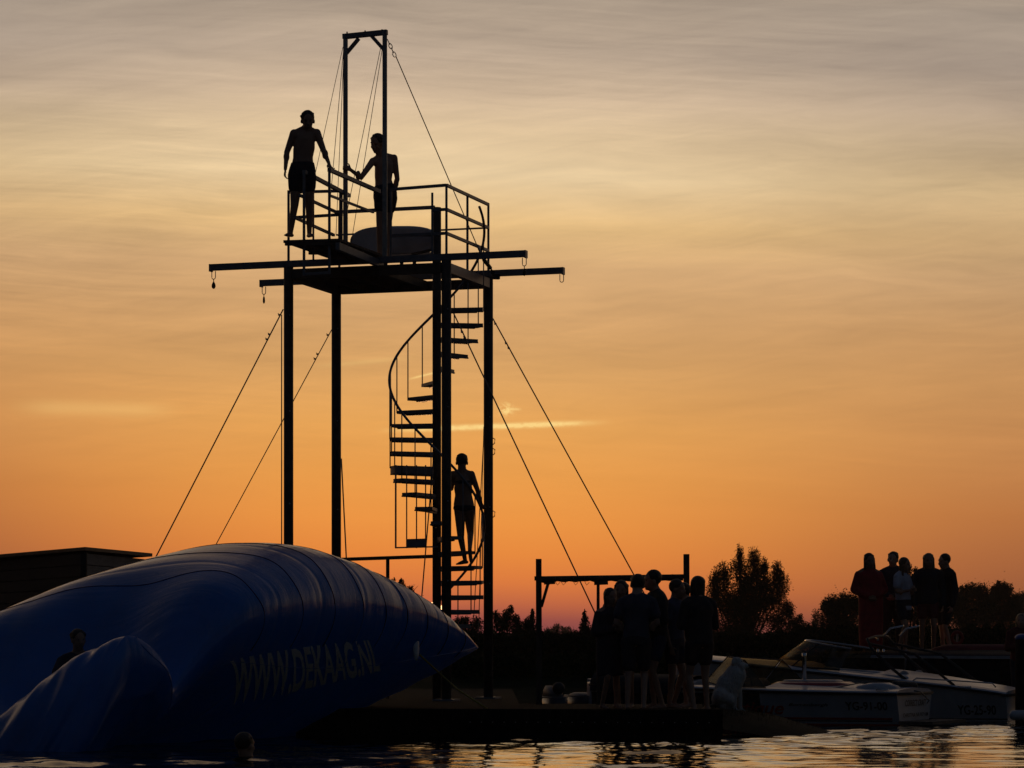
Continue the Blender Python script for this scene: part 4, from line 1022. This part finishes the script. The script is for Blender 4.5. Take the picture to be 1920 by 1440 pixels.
part('bow_shade_sheet', M_tar_shade, ba['root'], shade_sheet, True)  # sheet added only to darken the pale foredeck, shade put in as colour
part('swim_platform', M_deckwood, ba['root'], lambda b: bar(b, Lw(-.26, -.82, .05), Lw(-.26, .82, .05), .48, .045))
for s in (1, -1):
    part('seat', M_seat, ba['root'], lambda b: [capsule(b, Lw(1.85, s*.45, .40), .12, Lw(1.85, s*.45, .48), .10, .8, ba['e1']), capsule(b, Lw(1.8, s*.45, .42), .16, Lw(2.05, s*.45, .42), .14, .6, Vector((0, 0, 1)))], True)
part('steering_wheel', M_black, ba['root'], lambda b: tube(b, [Lw(2.28+.05*math.sin(q_), .48+.17*math.cos(q_), .62+.16*math.sin(q_)) for q_ in [2*PI*k/18 for k in range(18)]], .012, 6, True), True)
part('dashboard', M_black, ba['root'], lambda b: loft(b, [(Lw(2.5, 0, .40), .85, .16), (Lw(2.48, 0, .58), .82, .14), (Lw(2.5, 0, .64), .78, .10)], ba['e2'], ba['e1'], 24, .5), True)
for s in (1, -1):
    glass_panel(ba, 'windscreen', [Lw(3.05, s*.05, .60), Lw(2.55, s*.86, .55), Lw(2.22, s*.78, .90), Lw(2.72, s*.05, .95)], .022)
    glass_panel(ba, 'side_window', [Lw(2.53, s*.88, .54), Lw(1.85, s*.92, .52), Lw(2.2, s*.80, .90)], .022)
part('ski_pylon', M_chrome, ba['root'], lambda b: tube(b, [Lw(1.6, 0, .3), Lw(1.6, 0, .95), Lw(1.6, 0, 1.0)], [.03, .03, .035], 10), True)

# farther, bigger speedboat
bb = boat('speedboat', 'larger white speedboat with curved windscreen and wake arch, moored beyond the first', Xat(1886, 43.9), 43.9, math.radians(20), 5.3, 2.1, .40, .94, (.36, .58), M_hullw, M_hullw, shx=.85)
Lw = bb['Lw']
stripe(bb, 'stripe', M_letd, .0, .6, .03, .045)
side_text(bb, 'YG-25-90', M_letd, .135, .03, .10, .24, 0, .012)
def scr(s0, n=14):
    bot, top = [], []
    for i in range(n+1):
        a = -PI/2*1.12+PI*1.12*i/n
        bot.append(Lw(2.68+1.05*math.cos(a), -.88*math.sin(a), .76+.06*math.cos(a))); top.append(Lw(2.48+.72*math.cos(a), -.72*math.sin(a), 1.08+.11*math.cos(a)))
    return bot, top
bt_, tp_ = scr(0)
bm = bmesh.new(); va = [bm.verts.new(p) for p in bt_]; vb = [bm.verts.new(p) for p in tp_]; vc = [bm.verts.new(p+bb['e1']*.008) for p in bt_]; vd = [bm.verts.new(p+bb['e1']*.008) for p in tp_]
for i in range(14):
    bm.faces.new((va[i], va[i+1], vb[i+1], vb[i])); bm.faces.new((vc[i+1], vc[i], vd[i], vd[i+1])); bm.faces.new((vb[i], vb[i+1], vd[i+1], vd[i])); bm.faces.new((va[i+1], va[i], vc[i], vc[i+1]))
ws = mesh_obj('windscreen', bm, M_glass, bb['root'], True)
part('frame', M_hullw, ws, lambda b: tube(b, tp_, .014, 6), True); part('frame', M_black, ws, lambda b: tube(b, bt_, .016, 6), True)
for i in (3, 11): part('frame', M_black, ws, lambda b: tube(b, [bt_[i], tp_[i]], .012, 6), True)
for s in (1, -1):
    part('coaming', M_hullw, bb['root'], lambda b: capsule(b, Lw(3.05, s*.5, .66), .10, Lw(1.5, s*.85, .58), .07, 1.2, Vector((0, 0, 1))), True)
def arch(b):
    tube(b, [Lw(1.4, .95, .55), Lw(1.7, .92, .78), Lw(2, .86, 1.05), Lw(2.1, .74, 1.20), Lw(2.05, .4, 1.24), Lw(2.01, 0, 1.25), Lw(2.05, -.4, 1.24), Lw(2.1, -.74, 1.20), Lw(2, -.86, 1.05), Lw(1.7, -.92, .78), Lw(1.4, -.95, .55)], .022, 8)
    for s in (1, -1): tube(b, [Lw(2.07, s*.80, 1.14), Lw(1.35, s*.90, .98), Lw(.75, s*.95, .52)], .02, 8)
part('wake_arch', M_black, bb['root'], arch, True)
part('mirror', M_chrome, bb['root'], lambda b: ell(b, Lw(2.1, .05, 1.22), .02, .08, .045), True)
for rx_, ry_ in ((1.85, .3), (1.70, -.1)): part('board_rack', M_chrome, bb['root'], lambda b: tube(b, [Lw(rx_+.1, ry_, 1.25), Lw(rx_, ry_, 1.36), Lw(rx_-.2, ry_, 1.40)], .015, 6), True)
for s in (1, -1): part('seat', M_seat, bb['root'], lambda b: capsule(b, Lw(1.6, s*.5, .42), .15, Lw(1.6, s*.5, .62), .12, .8, bb['e1']), True)
part('sun_pad', M_seat, bb['root'], lambda b: loft(b, [(Lw(.8, 0, .44), .6, .8), (Lw(.8, 0, .50), .58, .76), (Lw(.8, 0, .52), .5, .68)], bb['e1'], bb['e2'], 28, .5), True)
part('grab_rail', M_chrome, bb['root'], lambda b: tube(b, [Lw(.15, .95, .50), Lw(.2, .95, .56), Lw(.8, 1.0, .60), Lw(1.3, 1.0, .63), Lw(1.4, 1.0, .56)], .012, 6), True)
part('cleat', M_chrome, bb['root'], lambda b: bar(b, Lw(.5, .98, .50), Lw(.7, .98, .50), .03, .03), True)
part('outboard', M_black, bb['root'], lambda b: [loft(b, [(Lw(-.28, .25, -.2), .10, .12), (Lw(-.28, .25, .30), .16, .2), (Lw(-.28, .25, .55), .2, .24), (Lw(-.25, .25, .72), .17, .2)], bb['e1'], bb['e2'], 16, .8)], True)

# barge that the second group stands on
M_tar_shade = mat('tar_and_bow_shade', (.03, .032, .04), .85, 0, .3, 4, .3, 30, spec=.08)
bg = boat('barge', 'long dark hulled barge with pale deck fittings carrying the second group of people', Xat(2180, 49.4), 49.4, math.radians(8), 5.9, 4.0, .92, .95, (.98, .985), M_tar_shade, M_tar_shade, M_seat, None)
Lw = bg['Lw']
def gx_(px, Yp): return Vector((Xat(px, Yp), Yp, 0))
part('deck_box', M_hullw, bg['root'], lambda b: box(b, at(1594, 1229.5, 51.0), .22, .3, .09, -.17)); part('deck_box', M_hullw, bg['root'], lambda b: box(b, at(1622, 1232, 50.9), .30, .3, .06, -.17))
part('hatch', M_hullw, bg['root'], lambda b: box(b, at(1650, 1233, 50.8), .34, .45, .06, -.17)); part('hatch', M_seat, bg['root'], lambda b: box(b, at(1680, 1233, 50.6), .22, .4, .05, -.17))
part('coil_of_rope', M_letw, bg['root'], lambda b: [tube(b, [at(1729, 1233-k_*2, 50.6)+Vector((.11*math.cos(q_), .11*math.sin(q_), 0)) for q_ in [2*PI*k/14 for k in range(14)]], .018, 6, True) for k_ in range(3)], True)
part('low_cabin', M_seat, bg['root'], lambda b: box(b, at(1775, 1229, 51.2), .9, .9, .14, -.17))
part('tarpaulin_cover', M_redt, bg['root'], lambda b: loft(b, [(at(1870, 1236, 51.2), 1.15, .55), (at(1870, 1216, 51.2), 1.10, .5), (at(1880, 1208, 51.2), .95, .35)], Vector((math.cos(-.17), math.sin(-.17), 0)), Vector((.17, .98, 0)), 28, .6), True)
for px in (1646, 1657): part('bollard', M_chrome, bg['root'], lambda b: cyl(b, at(px, 1228, 50.6), at(px, 1217, 50.6), .02, 8), True)
part('lamp_pole', M_steel, bg['root'], lambda b: cyl(b, at(1697, 1258, 49.9), at(1699, 1218, 49.9), .014, 8), True)
part('gunwale_line', M_hullw, bg['root'], lambda b: tube(b, [Lw(5.9*i/40, bg['hb'](i/40)+.035, bg['zsh'](i/40)-.03) for i in range(39)], .010, 6), True)
bm = bmesh.new(); cb = at(1795, 1196, 51.8); tube(bm, [cb+Vector((.085*math.cos(a), 0, .10*math.sin(a))) for a in [2*PI*k/20 for k in range(20)]], .028, 8, True)
lb_ = tag(mesh_obj('lifebuoy', bm, M_redt, None, True), 'small orange red lifebuoy ring hanging on a post above the barge deck', 'lifebuoy')
bm = bmesh.new(); cyl(bm, at(1795, 1182, 51.86), Vector((cb.x, 51.86, .95)), .018, 8); tag(mesh_obj('post', bm, M_steel, None, True), 'thin steel post on the barge deck holding the lifebuoy ring', 'post')

# small white runabouts behind the quay
def smallboat(px, Yp, w_, h, lab):
    r = thing('dinghy', lab, 'boat', (Xat(px, Yp), Yp, 0), 'small boats behind the quay')
    S_ = Vector((1, .1, 0)).normalized(); Fd_ = Vector((-.1, 1, 0)).normalized(); c = Vector((Xat(px, Yp), Yp, 0))
    part('hull', M_hulld, r, lambda b: loft(b, [(c+Vector((0, 0, -.15)), w_*.75, .4), (c+Vector((0, 0, .2)), w_*1.2, .6), (c+Vector((0, 0, .36)), w_*1.3, .66)], S_, Fd_, 28, .75), True)
    part('foredeck', M_dull, r, lambda b: loft(b, [(c+Vector((0, 0, .36)), w_, .5), (c+Vector((-.02, 0, .36+h*.6)), w_*.86, .4), (c+Vector((-.04, 0, .36+h)), w_*.5, .22)], S_, Fd_, 28, .85), True)
    part('gunwale', M_dull, r, lambda b: tube(b, [c+S_*w_*1.28*math.cos(a)+Fd_*.65*math.sin(a)+Vector((0, 0, .37)) for a in [2*PI*k/32 for k in range(32)]], .014, 6, True), True)
    return r
r1 = smallboat(1038, 43.4, .14, .17, 'small rounded white boat showing just above the quay left of the group')
part('motor', M_black, r1, lambda b: ell(b, Vector((Xat(1047, 43.0), 42.9, .50)), .09, .09, .09), True)
smallboat(1096, 44.6, .22, .06, 'low dinghy with a thin pale curved deck beside the rounded white boat')

# post with blue cap and fender at the right edge
pr_ = thing('mooring_post', 'thick dark mooring post with a blue rounded cap at the right edge', 'post', (Xat(1917, 42.3), 42.3, -.5))
part('pile', M_quay, pr_, lambda b: cyl(b, (Xat(1917, 42.3), 42.3, -.6), at(1917, 1196, 42.3), .10, 20), True)
part('cap', mat('blue_plastic', (.05, .12, .4), .4, 0, .1, 6), pr_, lambda b: ell(b, at(1917, 1196, 42.3), .108, .108, .06), True)
bm = bmesh.new(); capsule(bm, at(1902, 1341, 41.6), .07, at(1945, 1341, 41.7), .07); tag(mesh_obj('fender', bm, M_hullw, None, True), 'pale sausage shaped fender floating at the foot of the mooring post', 'fender')

# ------------------------------------------------------------------ shed
sh = thing('shed', 'low dark timber shed with an overhanging flat roof behind the blue pillow', 'shed', (Xat(120, 50), 50, QZ))
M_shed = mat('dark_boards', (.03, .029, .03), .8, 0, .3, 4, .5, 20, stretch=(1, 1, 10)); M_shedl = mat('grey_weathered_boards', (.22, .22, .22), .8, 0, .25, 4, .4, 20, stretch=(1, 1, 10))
k0 = Vector((Xat(158, 48.0), 48.0, 0)); kL = Vector((Xat(-90, 53.5), 53.5, 0)); kR = Vector((Xat(270, 50.6), 50.6, 0)); zt0, ztL, ztR = Zat(1036, 48.0), Zat(1058, 53.5), Zat(1047, 50.6)
kB = kL+kR-k0
def boards(a, b_, za, zb, n, m, name):
    def f(bm):
        d_ = (b_-a); nn = Vector((d_.y, -d_.x, 0)).normalized()
        for i in range(n):
            f0, f1 = i/n, (i+.93)/n
            for t0, t1 in ((0, 1),):
                z00 = QZ+(za-QZ)*f0; z01 = QZ+(za-QZ)*f1; z10 = QZ+(zb-QZ)*f0; z11 = QZ+(zb-QZ)*f1
                p = [Vector((a.x, a.y, z00)), Vector((b_.x, b_.y, z10)), Vector((b_.x, b_.y, z11)), Vector((a.x, a.y, z01))]
                q1 = [bm.verts.new(v+nn*(.03 if k < 2 else .012)) for k, v in enumerate(p)]; q0 = [bm.verts.new(v-nn*.02) for v in p]
                bm.faces.new(q1); bm.faces.new(q0[::-1])
                for k in range(4): bm.faces.new((q1[k], q0[k], q0[(k+1) % 4], q1[(k+1) % 4]))
    return part(name, m, sh, f)
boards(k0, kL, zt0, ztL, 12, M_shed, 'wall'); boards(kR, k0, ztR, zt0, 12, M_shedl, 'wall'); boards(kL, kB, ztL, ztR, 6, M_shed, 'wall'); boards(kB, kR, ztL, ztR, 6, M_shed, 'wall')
def roof(bm):
    vs_ = [(k0+Vector((.03, -.12, zt0+.03))), (kR+Vector((.14, .0, ztR+.03))), (kB+Vector((0, .3, ztR+.03))), (kL+Vector((-.2, 0, ztL+.03)))]
    a = [bm.verts.new(v) for v in vs_]; b_ = [bm.verts.new(v+Vector((0, 0, .055))) for v in vs_]; bm.faces.new(a[::-1]); bm.faces.new(b_)
    for k in range(4): bm.faces.new((a[k], a[(k+1) % 4], b_[(k+1) % 4], b_[k]))
part('roof', M_rust, sh, roof)
part('corner_post', M_shed, sh, lambda b: bar(b, k0+Vector((0, -.03, QZ)), k0+Vector((0, -.03, zt0)), .09))
part('window', M_glass, sh, lambda b: box(b, (k0+(kR-k0)*.35)+Vector((.02, -.06, 1.75)), .35, .03, .3, .9))

# ------------------------------------------------------------------ trees and bushes
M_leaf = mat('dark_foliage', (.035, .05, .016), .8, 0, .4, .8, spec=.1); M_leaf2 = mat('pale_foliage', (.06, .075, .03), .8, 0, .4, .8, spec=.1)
M_bark = mat('bark', (.06, .045, .035), .9, 0, .3, 4, .5, 12)
tr = random.Random(21)
def leafmesh(lobes, Y, leaf, dens, depth=.8, clump=True):
    vs_, fs = [], []
    k = Y/F
    for (cx_, cy_, rx, ry) in lobes:
        c = at(cx_, cy_, Y); RX, RZ = rx*k, ry*k; RY = (RX+RZ)/2*depth
        leaf_ = leaf*.72; nl = int(dens*4.2*rx*ry/100); nc = max(4, nl//14)
        cls = []
        for _ in range(nc):
            while True:
                p = Vector((tr.uniform(-1, 1), tr.uniform(-1, 1), tr.uniform(-1, 1)))
                if p.length < 1: break
            p = p*(.55+.45*tr.random()/max(.3, p.length)*p.length)
            cls.append((c+Vector((p.x*RX, p.y*RY, p.z*RZ)), tr.uniform(.10, .30)*min(RX, RZ)))
        for cc_, cr_ in cls:
            for _ in range(14):
                if tr.random() < .35:
                    dv = Vector((tr.gauss(0, 1), tr.gauss(0, 1), tr.gauss(0, 1))).normalized()*(tr.random()**.45)*1.12
                    p = c+Vector((dv.x*RX, dv.y*RY, dv.z*RZ))
                else: p = cc_+Vector((tr.gauss(0, .5), tr.gauss(0, .5), tr.gauss(0, .75)))*cr_*1.7
                a = Vector((tr.gauss(0, 1), tr.gauss(0, 1), tr.gauss(0, 1))).normalized(); b_ = a.cross(Vector((tr.gauss(0, 1), tr.gauss(0, 1), tr.gauss(0, 1)))).normalized()
                s1 = leaf_*tr.uniform(.6, 1.3); s2 = s1*.5; i = len(vs_)
                vs_ += [p-a*s1, p+b_*s2, p+a*s1, p-b_*s2]; fs.append((i, i+1, i+2, i+3))
    return vs_, fs
def pyobj(name, vf, m, parent):
    me = bpy.data.meshes.new(name); me.from_pydata([tuple(v) for v in vf[0]], [], vf[1]); me.update(); me.materials.append(m)
    o = bpy.data.objects.new(name, me); C.objects.link(o)
    if parent is not None: o.parent = parent; o.matrix_parent_inverse = parent.matrix_world.inverted()
    return o
def tree(label, base_px, Y, lobes, leaf=.05, dens=60, m=None, group='trees beyond the water', stems=1, name='tree', cat='tree'):
    m = m or M_leaf; base = Vector((Xat(base_px, Y), Y, .25)); r = thing(name, label, cat, base, group)
    pyobj('crown', leafmesh(lobes, Y, leaf, dens), m, r)
    def br(b):
        k = Y/F; wmax = max(l[2] for l in lobes)*k
        for i, (cx_, cy_, rx, ry) in enumerate(lobes):
            top = at(cx_, cy_-ry*.85, Y); mid_ = at(cx_, cy_+ry*.4, Y)
            st = base+Vector((tr.uniform(-.15, .15)*stems*.5, tr.uniform(-.2, .2), 0)); j = st.lerp(mid_, .45)+Vector((0, 0, .1*wmax))
            tube(b, [st, j, mid_, top.lerp(mid_, .3), top], [.03*wmax+.02, .02*wmax+.012, .012*wmax+.008, .006+.004*wmax, .004], 6)
            for q_ in range(7):
                t = tr.uniform(.1, .9); s_ = mid_.lerp(top, t); e_ = s_+Vector((tr.uniform(-1, 1)*rx*k*.9, tr.uniform(-1, 1)*rx*k*.6, tr.uniform(.2, .9)*rx*k))
                tube(b, [s_, s_.lerp(e_, .5)+Vector((0, 0, -.02)), e_], [.010, .007, .003], 4)
    part('trunk', M_bark, r, br, True)
    return r
tree('large bushy tree with several pointed crowns right of the quay group', 1395, 110,
     [(1387, 1040, 8, 20), (1386, 1064, 17, 22), (1357, 1082, 19, 28), (1340, 1092, 12, 28), (1414, 1050, 13, 24), (1420, 1080, 25, 28), (1398, 1092, 22, 28), (1433, 1064, 8, 20), (1457, 1076, 12, 26), (1462, 1098, 19, 28), (1345, 1122, 26, 32), (1378, 1125, 34, 30), (1418, 1118, 32, 30),
      (1450, 1124, 24, 18), (1476, 1140, 14, 16), (1390, 1160, 58, 32), (1460, 1165, 30, 28), (1370, 1190, 60, 24), (1400, 1140, 50, 24), (1438, 1100, 20, 20)], .045, 120)
tree('small rounded bush tree sloping down right of the large tree', 1495, 118, [(1488, 1172, 16, 20), (1505, 1182, 16, 18), (1480, 1150, 8, 14), (1500, 1160, 7, 10)], .05, 110, M_leaf)
tree('thin pale see through tree left of the dense dark tree', 1535, 150, [(1532, 1158, 12, 18), (1525, 1175, 12, 16), (1542, 1170, 12, 18)], .06, 60, M_leaf2)
tree('dense dark round tree left of the red robed person', 1578, 120, [(1560, 1138, 20, 22), (1585, 1130, 20, 20), (1572, 1152, 34, 26), (1604, 1138, 16, 26), (1580, 1180, 48, 30), (1546, 1136, 8, 12)], .05, 170)
tree('dark bushy tree seen between and behind the legs of the barge group', 1650, 125, [(1630, 1170, 26, 28), (1662, 1172, 26, 26), (1646, 1200, 40, 26)], .05, 130)
tree('dark bushy tree behind the short haired boy on the barge', 1752, 130, [(1735, 1168, 24, 30), (1768, 1150, 22, 36), (1752, 1198, 40, 28)], .05, 130)
tree('slender sapling rising between the white topped girl and the fair haired woman', 1708, 100, [(1706, 1068, 5, 12), (1717, 1076, 6, 14), (1710, 1092, 11, 16), (1720, 1104, 9, 16), (1706, 1120, 12, 22), (1712, 1150, 20, 24)], .045, 110)
tree('dark trees clump just right of the barge group', 1815, 160, [(1800, 1122, 16, 20), (1822, 1112, 18, 18), (1840, 1112, 14, 18), (1815, 1155, 44, 40), (1790, 1130, 16, 24), (1845, 1140, 18, 30), (1803, 1104, 5, 7), (1812, 1101, 4, 6)], .07, 170)
tree('tallest dark treetop near the right edge with pointed tips', 1878, 165, [(1874, 1105, 14, 14), (1866, 1116, 18, 18), (1888, 1112, 14, 18), (1872, 1095, 4, 7), (1884, 1097, 4, 7), (1880, 1150, 40, 42), (1856, 1140, 16, 30), (1902, 1135, 14, 24)], .07, 170)
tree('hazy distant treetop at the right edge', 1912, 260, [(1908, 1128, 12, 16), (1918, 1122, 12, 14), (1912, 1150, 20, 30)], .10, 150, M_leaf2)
tree('low tree with feathery top seen through the lower staircase', 875, 95, [(858, 1168, 9, 10), (872, 1166, 11, 12), (893, 1170, 14, 12), (880, 1190, 34, 18)], .045, 120)
tree('leaning feathery tree just right of the tower post', 950, 92, [(958, 1144, 6, 10), (950, 1156, 10, 14), (930, 1156, 8, 12), (966, 1162, 9, 12), (942, 1172, 22, 16), (972, 1180, 14, 16)], .045, 130)
tree('small pointed tree beside the left post of the beam frame', 999, 94, [(999, 1150, 4, 10), (996, 1164, 9, 12), (988, 1172, 10, 12), (1000, 1186, 16, 18)], .045, 130)
tree('narrow pointed conifer like tree inside the beam frame', 1097, 90, [(1096, 1152, 4, 9), (1097, 1163, 7, 10), (1096, 1176, 11, 12), (1100, 1190, 22, 14), (1080, 1196, 18, 14)], .042, 140)
tree('feathery treetops showing above the right slope of the blue pillow', 752, 70, [(738, 1094, 5, 10), (752, 1096, 6, 12), (756, 1106, 8, 10), (770, 1108, 7, 10), (745, 1110, 10, 10), (760, 1130, 28, 20), (765, 1165, 34, 30)], .035, 110)
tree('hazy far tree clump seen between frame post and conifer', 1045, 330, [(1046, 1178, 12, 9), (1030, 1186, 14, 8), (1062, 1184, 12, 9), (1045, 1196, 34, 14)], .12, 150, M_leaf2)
# understorey that reads as one dark mass
lb2 = []
for x in range(600, 1960, 11):
    hi = 10 if x > 1480 else 0
    lb2.append((x+tr.uniform(-4, 4), 1206-hi+tr.uniform(-6, 6), 13, tr.uniform(12, 18)+hi*.6)); lb2.append((x+tr.uniform(-4, 4), 1234, 13, 14))
ug = leafmesh(lb2, 78, .075, 110, 1.2); lb4 = []
for x in range(860, 1960, 12): lb4 += [(x+tr.uniform(-5, 5), 1243+tr.uniform(-5, 5), 15, 13), (x+tr.uniform(-5, 5), 1266, 15, 15)]
u2 = leafmesh(lb4, 57.5, .06, 70, 1.0); n0 = len(ug[0])
us = pyobj('undergrowth', (ug[0]+u2[0], ug[1]+[tuple(i+n0 for i in f) for f in u2[1]]), M_leaf, None); struct(us, 'stuff'); us['label'] = 'dark tangled undergrowth along the far bank below the trees'
lb3 = [(x+tr.uniform(-6, 6), 1202+tr.uniform(-5, 5), 16, tr.uniform(12, 18)) for x in list(range(-200, 2150, 15))]
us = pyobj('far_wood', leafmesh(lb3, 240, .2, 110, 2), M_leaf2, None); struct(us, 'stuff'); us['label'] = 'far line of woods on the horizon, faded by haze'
bm = bmesh.new()
N_ = 60
for i in range(N_):                                        # low dark dyke behind the basin
    pass
rows = []
for i in range(81):
    x = -60+i*1.6
    rows.append([bm.verts.new((x, y, z+.08*noise.noise(Vector((x*.3, y, 0))))) for y, z in ((56, .3), (58, .62), (60, .85), (63, .85), (66, .3))])
for a, b_ in zip(rows, rows[1:]):
    for j in range(4): bm.faces.new((a[j], b_[j], b_[j+1], a[j+1]))
struct(mesh_obj('dyke', bm, M_grass, None, True))

# thin evening haze
bm = bmesh.new(); box(bm, Vector((0, 165, 9)), 500, 390, 22)
hz = mesh_obj('haze', bm, None); struct(hz, 'stuff'); hz['label'] = 'thin evening haze over the lake and far woods'
mh = bpy.data.materials.new('haze_air'); mh.use_nodes = True; nh = mh.node_tree; nh.nodes.clear()
pv_ = nh.nodes.new('ShaderNodeVolumePrincipled'); pv_.inputs['Density'].default_value = .00022; pv_.inputs['Color'].default_value = (.85, .82, .85, 1); pv_.inputs['Anisotropy'].default_value = .35
oh = nh.nodes.new('ShaderNodeOutputMaterial'); nh.links.new(pv_.outputs[0], oh.inputs['Volume']); hz.data.materials.append(mh)
